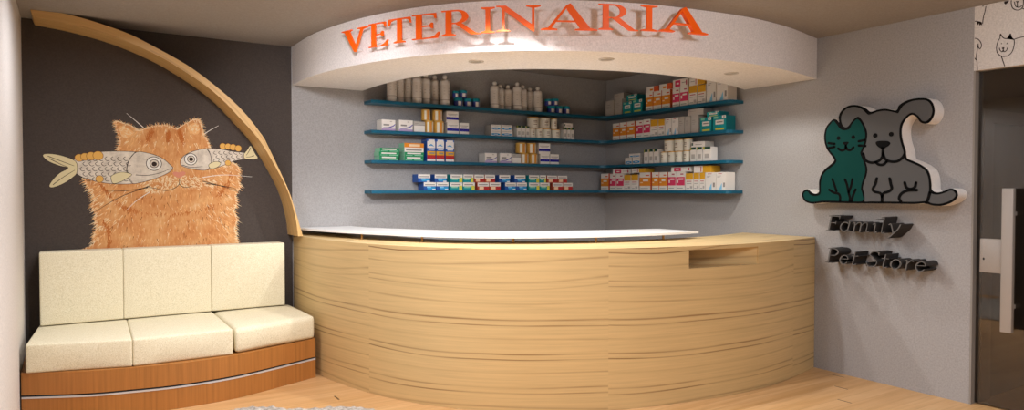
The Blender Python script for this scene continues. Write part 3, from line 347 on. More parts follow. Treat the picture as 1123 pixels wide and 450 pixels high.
for (x, y), w in zip(((2.44, 4.304), (3.159, 3.725+.02), (4.364, 3.679)), ('left', 'middle', 'right')):
    downlight((x, y, ZS), {'left': 'flat round downlight in the soffit underside, leftmost of three', 'middle': 'flat round downlight in the soffit underside, middle of three', 'right': 'flat round downlight in the soffit underside, rightmost of three'}[w], 'soffit downlights')
    spot('soffit_spot', (x, y, ZS-.03), {'left': 62, 'middle': 42, 'right': 28}[w], 150, .35, (1, .98, .95))
PINKW = (.96, .98, 1.06)
for x, y, p, sz in ((.45, 4.72, 17, .3), (1.0, 3.2, 32, .25), (3.9, 1.5, 19, .6)):
    area('ceiling_lamp', (x, y, H-.02), sz, p, PINKW, rot=(0, radians(-35), 0) if x > 3 else (0, 0, 0))
for (x, y), tgt, p, ang in (((.9, 2.6), (1.93, 6.1, 1.80), 210, 42), ((1.0, 2.3), (2.2, 4.3, 2.45), 45, 55), ((2.6, 1.3), (3.6, 3.4, 2.45), 66, 62)):   # unseen fill spots added to brighten the back wall and the lettering
    d = Vector(tgt)-Vector((x, y, H-.10)); o = spot('fill_spot', (x, y, H-.10), p, ang, .8, PINKW, d.to_track_quat('-Z', 'Y').to_euler(), .13)
spot('ceiling_spot', (2.10, 3.50, H-.03), 115, 142, .6, (1, .97, 1.0), r=.03)
area('room_lamp', (1.8, .8, H-.02), .9, 60, PINKW)
area('room_lamp', (3.4, -1.2, H-.02), .9, 24, PINKW)
area('side_room_fill', (7.2, .2, H-.02), .6, 9, PINKW)  # unseen fill added to lift the dark room behind the glass
W = bpy.data.worlds.new('World'); S.world = W; W.use_nodes = True
W.node_tree.nodes['Background'].inputs[0].default_value = (1, .95, .9, 1); W.node_tree.nodes['Background'].inputs[1].default_value = .05

# ------------------------------------------------------------------ reception desk
ZD = 1.077; SL0, SL1, SZ0, SZ1 = 3.766, 4.425, .923, 1.05
desk = thing('reception_desk', 'curved oak reception desk with slot near right end', 'desk', (3.2, 3.47, 0))
def at_desk(mb): 
    mb.v = [(x-3.2, y-3.47, z) for x, y, z in mb.v]; return mb
mb = MB()
sv = sorted(set([CS[-1]*i/170 for i in range(171)]+[SL0, SL1])); zv = [0.001, SZ0, SZ1, ZD-.022]
sv[0] = .006; sv[-1] = CS[-1]-.003
for s0, s1 in zip(sv, sv[1:]):
    for z0, z1 in zip(zv, zv[1:]):
        if s0 >= SL0-1e-6 and s1 <= SL1+1e-6 and z0 == SZ0: continue
        a, b = on_curve(s0), on_curve(s1)
        mb.face([(*a, z0), (*b, z0), (*b, z1), (*a, z1)], DESKW, [(s0, z0), (s1, z0), (s1, z1), (s0, z1)])
at_desk(mb).build('front_panel', desk, True)
mb = MB(); K = 12; DP = -.30
for k in range(K):
    s0, s1 = SL0+(SL1-SL0)*k/K, SL0+(SL1-SL0)*(k+1)/K
    a, b, c, d = on_curve(s0), on_curve(s1), on_curve(s0, DP*(1-k/K)-.012), on_curve(s1, DP*(1-(k+1)/K)-.012)
    mb.face([(*a, SZ0), (*b, SZ0), (*d, SZ0), (*c, SZ0)], DESKW, [(s0, 0), (s1, 0), (s1, .3), (s0, .3)])
    mb.face([(*a, SZ1), (*b, SZ1), (*d, SZ1), (*c, SZ1)], DESKW, [(s0, .5), (s1, .5), (s1, .8), (s0, .8)])
    mb.face([(*c, SZ0), (*d, SZ0), (*d, SZ1), (*c, SZ1)], DESKW, [(s0, SZ0), (s1, SZ0), (s1, SZ1), (s0, SZ1)])
for s, q in ((SL0, DP-.012), (SL1, -.012)):
    a, c = on_curve(s), on_curve(s, q)
    mb.face([(*a, SZ0), (*c, SZ0), (*c, SZ1), (*a, SZ1)], DESKW, [(0, SZ0), (.3, SZ0), (.3, SZ1), (0, SZ1)])
at_desk(mb).build('slot', desk)
mb = MB(); N = 120
for i in range(N):
    f0, f1 = .002+.996*i/N, .002+.996*(i+1)/N
    s0, s1 = CS[-1]*f0, CS[-1]*f1
    a, b = on_curve(s0, .0004), on_curve(s1, .0004); c, d = on_inner(f0), on_inner(f1)
    mb.face([(*a, ZD), (*b, ZD), (*d, ZD), (*c, ZD)], DESKW, [(s0, 2), (s1, 2), (s1, 2.7), (s0, 2.7)])
    mb.face([(*a, ZD-.022), (*b, ZD-.022), (*b, ZD), (*a, ZD)], DESKW, [(s0, ZD-.022), (s1, ZD-.022), (s1, ZD), (s0, ZD)])
    mb.face([(*c, ZD), (*d, ZD), (*d, ZD-.022), (*c, ZD-.022)], DESKW, [(s0, 2), (s1, 2), (s1, 2.02), (s0, 2.02)])
    mb.face([(*a, ZD-.022), (*c, ZD-.022), (*d, ZD-.022), (*b, ZD-.022)], DESKW, [(s0, 2), (s0, 2.7), (s1, 2.7), (s1, 2)])
at_desk(mb).build('counter_top', desk, True)
mb = MB()
for i in range(N):
    f0, f1 = .002+.996*i/N, .002+.996*(i+1)/N; c, d = on_inner(f0), on_inner(f1); u0, u1 = IS[-1]*f0, IS[-1]*f1
    mb.face([(*c, .001), (*c, ZD-.022), (*d, ZD-.022), (*d, .001)], DESKW, [(u0, 0), (u0, 1), (u1, 1), (u1, 0)])
at_desk(mb).build('back_panel', desk, True)

# white raised slab on small posts
shelf = thing('counter_slab', 'bright white curved slab raised on small posts over the desk', 'counter', (2.9, 4.3, ZD))
near = [(1.675, 6.13), (1.73, 5.80), (1.81, 5.50), (1.955, 5.13), (2.135, 4.75), (2.345, 4.44), (2.575, 4.23), (2.90, 4.04), (3.27, 3.91), (3.74, 3.845), (4.215, 3.865)]
far = [(2.17, 6.13), (2.19, 5.95), (2.235, 5.75), (2.41, 5.36), (2.635, 4.99), (2.875, 4.76), (3.24, 4.56), (3.68, 4.40), (4.20, 4.30)]
a = [tuple(p) for p in smoothline(near, 6)]; b = [tuple(p) for p in smoothline(far, 6)]
z0, z1 = ZD+.043, ZD+.059
def resamp(P, n):
    l = arclen(P); out = []
    for k in range(n):
        s = l[-1]*k/(n-1); i = 0
        while i < len(P)-2 and l[i+1] < s: i += 1
        f = (s-l[i])/(l[i+1]-l[i]); out.append((P[i][0]+(P[i+1][0]-P[i][0])*f, P[i][1]+(P[i+1][1]-P[i][1])*f))
    return out
a, b = resamp(a, 64), resamp(b, 64)
mb = MB()
for i in range(63):
    for z in (z0, z1): mb.face([(*a[i], z), (*a[i+1], z), (*b[i+1], z), (*b[i], z)], SLAB)
    mb.face([(*a[i], z0), (*a[i+1], z0), (*a[i+1], z1), (*a[i], z1)], SLAB)
    mb.face([(*b[i], z0), (*b[i+1], z0), (*b[i+1], z1), (*b[i], z1)], SLAB)
for k in (0, 63): mb.face([(*a[k], z0), (*b[k], z0), (*b[k], z1), (*a[k], z1)], SLAB)
mb.v = [(x-2.9, y-4.3, z-ZD) for x, y, z in mb.v]
mb.build('slab', shelf, True)
for x, y in ((1.945, 5.246), (2.221, 4.731), (2.722, 4.256), (3.268, 3.985), (3.884, 3.92)):
    mb = MB(); mb.lathe([(0, 0), (.017, 0), (.017, .004), (.009, .005), (.009, .039), (.016, .040), (.016, .043), (0, .043)], BRASS, 16, (x-2.9, y-4.3, 0))
    mb.build('post', shelf, True)

# ------------------------------------------------------------------ curved oak arch
YF = 5.82
mb = MB(); ao, ai = ARCH_OUTER, ARCH_INNER; lo = arclen(ao)
for i in range(len(ao)-1):
    o0, o1, i0, i1 = ao[i], ao[i+1], ai[i], ai[i+1]; u0, u1 = lo[i], lo[i+1]
    for y in (YF, YB-.001):
        mb.face([(o0[0], y, min(o0[1], H-.001)), (o1[0], y, min(o1[1], H-.001)), (i1[0], y, i1[1]), (i0[0], y, i0[1])], ARCHW, [(u0, 0), (u1, 0), (u1, .05), (u0, .05)])
    for p, q, vv in ((o0, o1, 1), (i0, i1, .5)):
        mb.face([(p[0], YF, min(p[1], H-.001)), (q[0], YF, min(q[1], H-.001)), (q[0], YB-.001, min(q[1], H-.001)), (p[0], YB-.001, min(p[1], H-.001))], ARCHW, [(u0, vv), (u1, vv), (u1, vv+.3), (u0, vv+.3)])
for k in (0, -1):
    p, q = ao[k], ai[k]
    mb.face([(p[0], YF, min(p[1], H-.001)), (p[0], YB-.001, min(p[1], H-.001)), (q[0], YB-.001, q[1]), (q[0], YF, q[1])], ARCHW, [(0, 0), (.3, 0), (.3, .05), (0, .05)])
o = mb.build('arch_beam', None, True, angle=40)
tag(o, 'curved oak beam sweeping from ceiling down to the desk end', 'beam')

# ------------------------------------------------------------------ bench with cushions
bench = thing('bench', 'built-in bamboo bench base with black and chrome strip', 'bench', (.65, 5.7, 0))
FR = [tuple(p) for p in smoothline([(-.262, 5.37), (.09, 5.205), (.32, 5.15), (.58, 5.11), (.87, 5.125), (1.12, 5.19), (1.618, 5.395)], 8)]
def ring(mb, off, z0, z1, mt, back=YB-.004):
    P = [(x, y-off) for x, y in FR]; l = arclen(P)
    for i in range(len(P)-1):
        mb.face([(*P[i], z0), (*P[i+1], z0), (*P[i+1], z1), (*P[i], z1)], mt, [(z0, l[i]), (z0, l[i+1]), (z1, l[i+1]), (z1, l[i])])
    for z in (z0, z1):
        for i in range(len(P)-1):
            p, q = P[i], P[i+1]
            mb.face([(*p, z), (*q, z), (q[0], back, z), (p[0], back, z)], mt, [(p[1], p[0]), (q[1], q[0]), (back, q[0]), (back, p[0])])
    for p in (P[0], P[-1]):
        mb.face([(*p, z0), (p[0], back, z0), (p[0], back, z1), (*p, z1)], mt, [(z0, p[1]), (z0, back), (z1, back), (z1, p[1])])
    mb.v = [(x-.65, y-5.7, z) for x, y, z in mb.v]; return mb
ZB = .305
ring(MB(), 0, 0.001, .143, SOFAW).build('lower_panel', bench, True)
ring(MB(), -.012, .143, .162, BLACK).build('black_recess', bench, True)
ring(MB(), 0, .162, ZB, SOFAW).build('upper_panel', bench, True)
ring(MB(), .003, .140, .150, CHROME).build('chrome_strip', bench, True)

def cushion(name, label, corners, z0, z1, bev, puff, group, cat='cushion'):
    """corners: front-left, front-right, back-right, back-left in plan (or any quad)"""
    n = 10; bm = bmesh.new()
    P = [Vector((*c, 0)) for c in corners]
    c0 = sum(P, Vector())/4
    def pt(u, v, z):
        a = P[0].lerp(P[1], u); b = P[3].lerp(P[2], u); q = a.lerp(b, v); return Vector((q.x-c0.x, q.y-c0.y, z-z0))
    vs = [bm.verts.new(pt(u, v, z)) for z in (z0, z1) for (u, v) in ((0, 0), (1, 0), (1, 1), (0, 1))]
    for q in ((0, 3, 2, 1), (4, 5, 6, 7), (0, 1, 5, 4), (1, 2, 6, 5), (2, 3, 7, 6), (3, 0, 4, 7)): bm.faces.new([vs[k] for k in q])
    bmesh.ops.bevel(bm, geom=list(bm.edges), offset=bev, segments=4, affect='EDGES', profile=.55)
    bmesh.ops.subdivide_edges(bm, edges=[e for e in bm.edges if e.calc_length() > .12], cuts=7, use_grid_fill=True)
    zz = (z1-z0)/2; rx = (P[1]-P[0]).length/2; ry = (P[3]-P[0]).length/2
    for v in bm.verts:
        x, y, z = v.co.x/rx, v.co.y/ry, (v.co.z-zz)/zz
        if puff[2] and abs(z) > .8: v.co.z += (1 if z > 0 else 0)*puff[2]*max(0, (1-x*x))*max(0, (1-y*y))
        if puff[1] and y < -.7: v.co.y -= puff[1]*max(0, 1-x*x)*max(0, 1-z*z)
    for f in bm.faces: f.smooth = True
    me = bpy.data.meshes.new(name); bm.to_mesh(me); bm.free(); me.materials.append(FABRIC)
    o = link(name, me); o.location = (c0.x, c0.y, z0); tag(o, label, cat, group); return o
ZC = .488; YK = 5.955
SG = 'seat cushions on the bench'; BG = 'back cushions on the bench'
cushion('seat_cushion', 'cream seat cushion at the left end of the bench beside the white wall', ((-.237, 5.335), (.345, 5.165), (.368, YK+.12), (-.183, YK+.12)), ZB+.001, ZC, .014, (0, .010, .004), SG)
cushion('seat_cushion', 'cream seat cushion in the middle of the bench', ((.346, 5.165), (.968, 5.165), (.968, YK+.12), (.369, YK+.12)), ZB+.001, ZC, .016, (0, .012, .004), SG)
cushion('seat_cushion', 'cream seat cushion at the right end of the bench beside the desk', ((.985, 5.18), (1.612, 5.385), (1.598, YK+.12), (.976, YK+.12)), ZB+.001, ZC-.005, .036, (0, .018, .010), SG)
for x0, x1, w in ((-.176, .344, 'left'), (.345, .957, 'middle'), (.959, 1.532, 'right')):
    cushion('back_cushion', 'cream upright back cushion, %s one of three against the dark wall' % w, ((x0, YK), (x1, YK), (x1, YB-.01), (x0, YB-.01)), ZC+.008 if w != 'right' else ZC+.008, 1.02, .011, (0, .006, 0), BG)

# ------------------------------------------------------------------ shelves
SHZ = [2.2725, 2.0035, 1.7335, 1.4595]; SD = .18
names = ['top', 'second', 'third', 'bottom']
for z, nme in zip(SHZ, names):
    P = [(2.301, YB-.001), (2.301, YB-SD), (XR-SD-.10, YB-SD)]
    for k in range(1, 7):
        a = pi/2*k/6; P.append((XR-SD-.10+.10*sin(a), YB-SD-.10+.10*cos(a)))
    P += [(XR-SD, 4.2236+.04), (XR-SD+.012, 4.2236+.012), (XR-SD+.04, 4.2236), (XR-.001, 4.2236), (XR-.001, YB-.001)]
    mb = MB(); mb.prism([(x, y, z) for x, y in P], [(x, y, z-.028) for x, y in P], TEAL)
    o = mb.build('wall_shelf', None)
    tag(o, {'top': 'teal L-shaped corner shelf holding white bottles, topmost of four', 'second': 'teal L-shaped corner shelf second from the top', 'third': 'teal L-shaped corner shelf third from the top', 'bottom': 'teal L-shaped corner shelf, lowest of four'}[nme], 'shelf', 'corner shelves')

# ------------------------------------------------------------------ goods on the shelves
c_ = lambda n, h, r=.5: mat(n, h, r, spec=.35)
CW = c_('carton_white', 'e6dfd6'); CG = c_('carton_gray', 'b5aea5'); INK = c_('print_gray', '8b8580'); OR = c_('print_orange', 'e08a26'); OR2 = c_('print_red_orange', 'd65a2c')
PK = c_('print_pink', 'd3365f'); PKD = c_('print_dark_pink', 'a82347'); YE = c_('print_yellow', 'd9a126'); LB = c_('print_sky_blue', '7fbfe0'); TL = c_('print_teal', '0f8f94'); TLD = c_('print_dark_teal', '0a6d74')
LIME = c_('print_lemon', 'd8d04a'); PU = c_('print_violet', '4a3f98'); LAV = c_('print_lavender', 'b79fc4'); NAVY = c_('print_navy', '231f93'); GRN = c_('print_green', '1f8a57'); GRL = c_('print_pale_green', '8fc7a6')
BLU = c_('print_blue', '2a62b8'); RED = c_('print_red', 'b52a2c'); RUST = c_('print_rust', 'b8492f'); CYB = c_('print_cyan', '2f93c9'); DBL = c_('print_deep_blue', '22509a'); SKN = c_('print_peach', 'f0cfa8')
GOLD = c_('tin_gold', 'd3a24a', .4); AMB = c_('tin_amber', 'd98a3c', .4); CREAM = c_('tin_cream', 'e3dccb', .45); BROWNP = c_('print_brown', '7a5b45'); CAPG = c_('cap_green', '24493a'); CAPY = c_('cap_yellow', 'b5b04a')
PLAST = mat('white_plastic', 'e2dad2', .35, spec=.4); LBL = c_('bottle_label', 'd9cfc4'); LIDT = c_('lid_teal', '138a9c', .4); JARB = c_('jar_body', '3d4596', .4)
BAND = c_('bottle_band', 'b9aea3')

DESIGN = {   # body material, side material, printed rectangles/polygons on the front (u, v in 0..1)
 'orange': (CW, OR2, [(OR, .0, .24, 1, .72), (CW, .06, .74, .5, .98), (OR2, .55, .80, .9, .86), (CW, .32, .50, .8, .60), (SKN, .06, .40, .3, .46), (INK, .1, .08, .8, .11)]),
 'pink': (CW, CW, [(PK, 0, .26, 1, .72), (CW, .3, .56, .85, .64), (CW, .08, .40, .26, .56), (PKD, .5, .84, .85, .9), (INK, .1, .1, .8, .13)]),
 'yellow': (CW, CW, [(YE, 0, .62, 1, 1), (RED, .12, .50, .8, .54), (INK, .12, .38, .8, .41), (INK, .12, .1, .5, .13), (CG, .6, .1, .9, .25)]),
 'wave': (CW, CW, [(LB, [(.28, .03), (.62, .03), (.60, .40), (.5, .30)]), (INK, .74, .18, .92, .42), (RED, .2, .90, .6, .93), (INK, .12, .78, .5, .80), (INK, .12, .72, .4, .74)]),
 'graycarton': (CG, CG, [(BAND, 0, .02, 1, .22), (INK, .15, .7, .55, .73), (INK, .15, .60, .7, .62), (INK, .15, .5, .5, .52)]),
 'graybox': (CG, INK, [(BAND, .05, .2, .6, .8), (INK, .1, .62, .5, .68)]),
 'teal': (TL, TLD, [(CW, .2, .42, .82, .72), (INK, .28, .54, .74, .62), (LIME, .2, .06, .85, .18), (GRL, .08, .82, .4, .96), (CW, .70, .80, .97, 1.0), (INK, .78, .86, .90, .94)]),
 'orangebox': (CW, OR2, [(CW, 0, 0, .6, 1), (OR2, .62, 0, 1, 1), (OR, .3, .25, .55, .6)]),
 'pinkbox': (CW, CW, [(PK, .15, .1, .52, .9), (CW, .25, .4, .42, .6), (INK, .62, .5, .9, .58), (PKD, .9, .2, .97, .8)]),
 'yellowbox': (CW, YE, [(YE, .52, 0, 1, 1), (RED, .4, .1, .45, .9), (INK, .08, .5, .34, .58)]),
 'purple': (CW, CW, [(LAV, .0, .02, 1, .2), (PU, [(.1, .22), (.55, .24), (.85, .40), (1, .58), (1, .66), (.82, .48), (.5, .32), (.1, .28)]), (INK, .12, .46, .55, .60), (CG, .6, .80, .75, .88)]),
 'plainbox': (CG, CG, [(CW, .03, .05, .97, .62), (INK, 0, .64, 1, .68), (INK, .1, .8, .4, .84)]),
 'bluestripe': (CW, CG, [(NAVY, 0, .24, 1, .48), (INK, .1, .72, .9, .76), (INK, .2, .62, .8, .65)]),
 'bluedash': (CW, CG, [(CYB, [(.05, .2), (.5, .08), (.95, .2), (.95, .42), (.5, .52), (.05, .42)]), (CW, .3, .25, .7, .35), (INK, .1, .78, .9, .82)]),
 'green': (GRN, GRL, [(CW, .12, .5, .85, .82), (GRL, .05, .12, .4, .25), (GRL, .5, .12, .95, .3)]),
 'whitecarton': (CW, GRL, [(INK, .08, .3, .9, .6)]),
 'orangecarton': (OR, GRL, [(SKN, .25, .2, .8, .75)]),
 'bluebox': (BLU, DBL, [(CW, .02, .6, .98, .9), (CYB, [(.1, .68), (.5, .78), (.9, .66), (.5, .70)]), (CW, .15, .90, .9, .98), (CW, .2, .52, .9, .58), (YE, 0, .28, 1, .46), (RED, 0, .12, 1, .28), (CW, 0, .01, 1, .10), (INK, .3, .33, .9, .40)]),
 'blueduo': (DBL, DBL, [(CW, 0, .52, 1, 1), (CYB, .3, .1, .95, .45), (LB, .25, .3, .6, .48), (INK, .1, .64, .9, .76), (CW, .7, .04, .95, .18)]),
 'greenduo': (TL, TL, [(CW, 0, .5, 1, 1), (LIME, .72, .02, .98, .6), (GRL, .1, .3, .6, .5), (INK, .1, .66, .85, .78)]),
 'redduo': (RUST, RUST, [(CW, 0, .5, 1, 1), (SKN, .15, .1, .55, .46), (RED, .6, .1, .98, .44), (INK, .1, .66, .9, .78)]),
 'vialbox': (CW, CG, [(CAPG, .02, .3, .14, .8), (INK, .3, .4, .8, .5)]),
}
MESHC = {}
def quant(x, q): return max(q, round(x/q)*q)
def carton_mesh(kind, w, h, d):
    k = (kind, round(w, 3), round(h, 3), d)
    if k in MESHC: return MESHC[k]
    body, side, deco = DESIGN[kind]; m = MB()
    x0, x1 = -w/2, w/2
    m.box(x0, x1, 0, d, 0, h, body)
    m.mi[2] = m.m(body); m.mi[4] = m.m(side); m.mi[5] = m.m(side)
    lv = 0
    for e in deco:
        lv += 1; y = -.0002*lv
        if len(e) == 5: q = [(e[1], e[2]), (e[3], e[2]), (e[3], e[4]), (e[1], e[4])]
        else: q = e[1]
        m.face([(x0+w*u, y, h*v) for u, v in q], e[0])
    # tucked lid line: a fold strip near the top of the side
    m.face([(x0-.0003, d*.1, h*.93), (x0-.0003, d*.9, h*.93), (x0-.0003, d*.9, h*.95), (x0-.0003, d*.1, h*.95)], INK)
    me = m.mesh('carton', smooth=None); MESHC[k] = me; return me
def bottle_meshes(h):
    k = ('bottle', round(h, 2))
    if k in MESHC: return MESHC[k]
    r = .046; m = MB()
    m.lathe([(0, 0), (r*.92, 0), (r, .006), (r, h*.73), (r*.95, h*.79), (r*.75, h*.835), (r*.36, h*.86), (r*.36, h*.89), (0, h*.89)], PLAST, 24)
    m.lathe([(r+.0006, h*.16), (r+.0006, h*.20)], BAND, 20); m.lathe([(r+.0006, h*.22), (r+.0006, h*.66)], LBL, 20)
    for a0 in (-2.3, -1.3):
        for z in (.36, .45, .54):
            for q in range(3):
                a, b = a0+q*.12, a0+(q+1)*.12; rr = r+.0014
                m.face([(rr*cos(a), rr*sin(a), h*z), (rr*cos(b), rr*sin(b), h*z), (rr*cos(b), rr*sin(b), h*(z+.02)), (rr*cos(a), rr*sin(a), h*(z+.02))], BAND)
    c = MB(); c.lathe([(0, 0), (r*.36, 0), (r*.44, .006), (r*.48, h*.05), (r*.42, h*.09), (r*.25, h*.11), (0, h*.115)], CW, 16)
    MESHC[k] = (m.mesh('bottle_body', True, weld=1e-6), c.mesh('cap', True), h*.885); return MESHC[k]
def jar_meshes(w, h):
    k = ('jar', round(w, 3), round(h, 3))
    if k in MESHC: return MESHC[k]
    r = w/2; m = MB()
    m.lathe([(0, 0), (r*.9, 0), (r*.95, .004), (r*.95, h*.66), (0, h*.66)], JARB, 20)
    for a0 in (-2.1, -.9): 
        for q in range(5):
            a, b = a0+q*.16, a0+(q+1)*.16
            rr = r*.955
            m.face([(rr*cos(a), rr*sin(a), h*.12), (rr*cos(b), rr*sin(b), h*.12), (rr*cos(b), rr*sin(b), h*.6), (rr*cos(a), rr*sin(a), h*.6)], CW)
    c = MB(); c.lathe([(0, 0), (r, 0), (r, h*.30), (r*.94, h*.34), (0, h*.34)], LIDT, 20)
    MESHC[k] = (m.mesh('jar_body', True, weld=0), c.mesh('lid', True), h*.66); return MESHC[k]
def can_meshes(kind, w, h):
    k = (kind, round(w, 3), round(h, 3))
    if k in MESHC: return MESHC[k]
    r = w/2; m = MB(); g = kind == 'cannedgold'
    m.lathe([(0, 0), (r*.96, 0), (r, .004), (r, h*.9), (r*.97, h*.93), (0, h*.93)], GOLD if g else CREAM, 28)
    if g:
        for a0, n, mt in ((-2.35, 3, CREAM), (-1.7, 2, AMB), (-1.25, 2, CREAM)):
            for q in range(n):
                a, b = a0+q*.15, a0+(q+1)*.15; rr = r*1.004
                m.face([(rr*cos(a), rr*sin(a), h*.06), (rr*cos(b), rr*sin(b), h*.06), (rr*cos(b), rr*sin(b), h*.88), (rr*cos(a), rr*sin(a), h*.88)], mt)
    else:
        for z in (.3, .5, .62):
            for q in range(5):
                a, b = -2.0+q*.13, -2.0+(q+1)*.13; rr = r*1.004
                m.face([(rr*cos(a), rr*sin(a), h*z), (rr*cos(b), rr*sin(b), h*z), (rr*cos(b), rr*sin(b), h*(z+.05)), (rr*cos(a), rr*sin(a), h*(z+.05))], BROWNP)
    c = MB(); c.lathe([(0, 0), (r*.98, 0), (r*.99, h*.02), (r*.99, h*.055), (r*.9, h*.07), (0, h*.06)], GOLD if g else YE, 28)
    MESHC[k] = (m.mesh('can_body', True, weld=0), c.mesh('lid', True), h*.93); return MESHC[k]
def vial_meshes(w, h, d):
    k = ('vial', round(w, 3), round(h, 3))
    if k in MESHC: return MESHC[k]
    m = MB(); m.box(-w/2, w/2, 0, d, 0, h, CW); m.face([(-w*.3, -.0004, h*.2), (w*.3, -.0004, h*.2), (w*.3, -.0004, h*.5), (-w*.3, -.0004, h*.5)], CG)
    c = MB(); c.box(-w*.45, w*.45, -.002, d*.5, h*.83, h+.0005, CAPG); c.box(-w*.5, -w*.3, -.0022, d*.3, h*.80, h+.0006, CAPY)
    MESHC[k] = (m.mesh('vial_carton', None), c.mesh('flap', None), 0); return MESHC[k]

DESC = {'orange': ('medicine_carton', 'white carton with an orange band', 'box'), 'pink': ('medicine_carton', 'white carton with a pink band', 'box'), 'yellow': ('medicine_carton', 'white carton with a yellow top', 'box'),
 'wave': ('medicine_carton', 'white carton with a pale blue wave', 'box'), 'graycarton': ('medicine_carton', 'plain off-white carton', 'box'), 'graybox': ('medicine_carton', 'gray carton lying flat', 'box'),
 'teal': ('medicine_carton', 'teal carton with a white label', 'box'), 'orangebox': ('medicine_carton', 'white and red-orange carton lying flat', 'box'), 'pinkbox': ('medicine_carton', 'white and pink carton lying flat', 'box'),
 'yellowbox': ('medicine_carton', 'white and yellow carton lying flat', 'box'), 'purple': ('medicine_carton', 'white carton with a purple swoosh', 'box'), 'plainbox': ('medicine_carton', 'plain pale carton without swoosh', 'box'),
 'bluestripe': ('medicine_carton', 'white carton with a navy stripe', 'box'), 'bluedash': ('medicine_carton', 'white carton with a light blue oval', 'box'), 'green': ('medicine_carton', 'flat green carton', 'box'),
 'whitecarton': ('medicine_carton', 'flat white carton between green and orange ones', 'box'), 'orangecarton': ('medicine_carton', 'flat orange carton topping the green pile', 'box'), 'bluebox': ('medicine_carton', 'tall blue carton with yellow and red bands', 'box'),
 'blueduo': ('medicine_carton', 'small white-over-blue carton', 'box'), 'greenduo': ('medicine_carton', 'small white-over-green carton with yellow corner', 'box'), 'redduo': ('medicine_carton', 'small white-over-red carton', 'box'),
 'vialbox': ('medicine_carton', 'white carton with dark green flap lying flat', 'box'), 'bottle': ('plastic_bottle', 'white plastic bottle with round cap', 'bottle'), 'jar': ('medicine_jar', 'small blue jar with teal lid', 'jar'),
 'cannedgold': ('round_tin', 'golden round tin', 'tin'), 'can': ('round_tin', 'cream round tin', 'tin'), 'vial': ('vial_carton', 'slim white carton with dark green flap', 'box')}
ORD = ['first', 'second', 'third', 'fourth', 'fifth', 'sixth', 'seventh', 'eighth', 'ninth', 'tenth', 'eleventh', 'twelfth', 'thirteenth', 'fourteenth']
SHN = ['top', 'second', 'third', 'bottom']
rank = {}
for it in sorted(GOODS, key=lambda t: (t[0], t[1], t[3] if t[1] == 'L' else -t[3])):
    rank.setdefault((it[0], it[1], it[2], it[6]), []).append(it)
placed = {}
for it in sorted(GOODS, key=lambda t: t[6]):
    sh, side, kind, p, w, ht, lvl, back = it
    base = SHZ[sh]; w = max(.035, w-.003); hb = ht
    if lvl:
        tops = [q[2] for q in placed.get((sh, side), []) if q[3] == lvl-1 and q[0] < p+w/2-.006 and q[1] > p-w/2+.006]
        zb = max(tops) if tops else base
        hb = max(.028, base+ht-zb); base = zb
    base += .0006
    d = .125
    rz = 0 if side == 'L' else -pi/2
    same = rank[(sh, side, kind, lvl)]; i = [k for k, q in enumerate(same) if q is it][0]; n = len(same)
    nm, desc, cat = DESC[kind]
    where = '%s %s shelf' % (SHN[sh], 'back-wall' if side == 'L' else 'right-hand')
    pos = 'only one' if n == 1 else ORD[i]+' from left'
    lab = '%s, %s %s %s' % (desc, pos, 'on' if not lvl else 'stacked on', where)
    if n == 1: lab = '%s %s %s' % (desc, 'on the' if not lvl else 'stacked on others on the', where)
    if kind == 'green': lab = '%s %s, pile %s' % (desc, ['at the base', 'in the second layer', 'in the third layer'][lvl], 'beside the orange carton' if i == 1 else 'at the far left of third shelf')
    grp = '%s on the %s' % ({'box': 'medicine cartons', 'bottle': 'white bottles', 'jar': 'teal lidded jars', 'tin': 'round tins'}[cat], where)
    rnd = kind in ('bottle', 'jar', 'cannedgold', 'can')
    fo = .15-back
    if rnd:
        if kind != 'bottle': w = min(w, .125)
        r = .046 if kind == 'bottle' else w/2
        if lvl == 0 and kind == 'bottle': w = .092
        loc = (p, YB-fo+r, base) if side == 'L' else (XR-fo+r, p, base)
        t = thing(nm, lab, cat, loc, rz, grp)
        A, B, zc = bottle_meshes(hb) if kind == 'bottle' else jar_meshes(w, hb) if kind == 'jar' else can_meshes(kind, w, hb)
        link('bottle' if kind == 'bottle' else 'body', A, t); c = link('cap' if kind == 'bottle' else 'lid', B, t); c.location.z = zc
    else:
        loc = (p, YB-fo, base) if side == 'L' else (XR-fo, p, base)
        if kind == 'vial':
            t = thing(nm, lab, cat, loc, rz, grp); A, B, zc = vial_meshes(w, hb, .09); link('carton', A, t); link('flap', B, t)
        else:
            o = link(nm, carton_mesh(kind, w, hb, d)); o.location = loc; o.rotation_euler = (0, 0, rz); tag(o, lab, cat, grp)
    placed.setdefault((sh, side), []).append((p-w/2, p+w/2, base+hb, lvl))

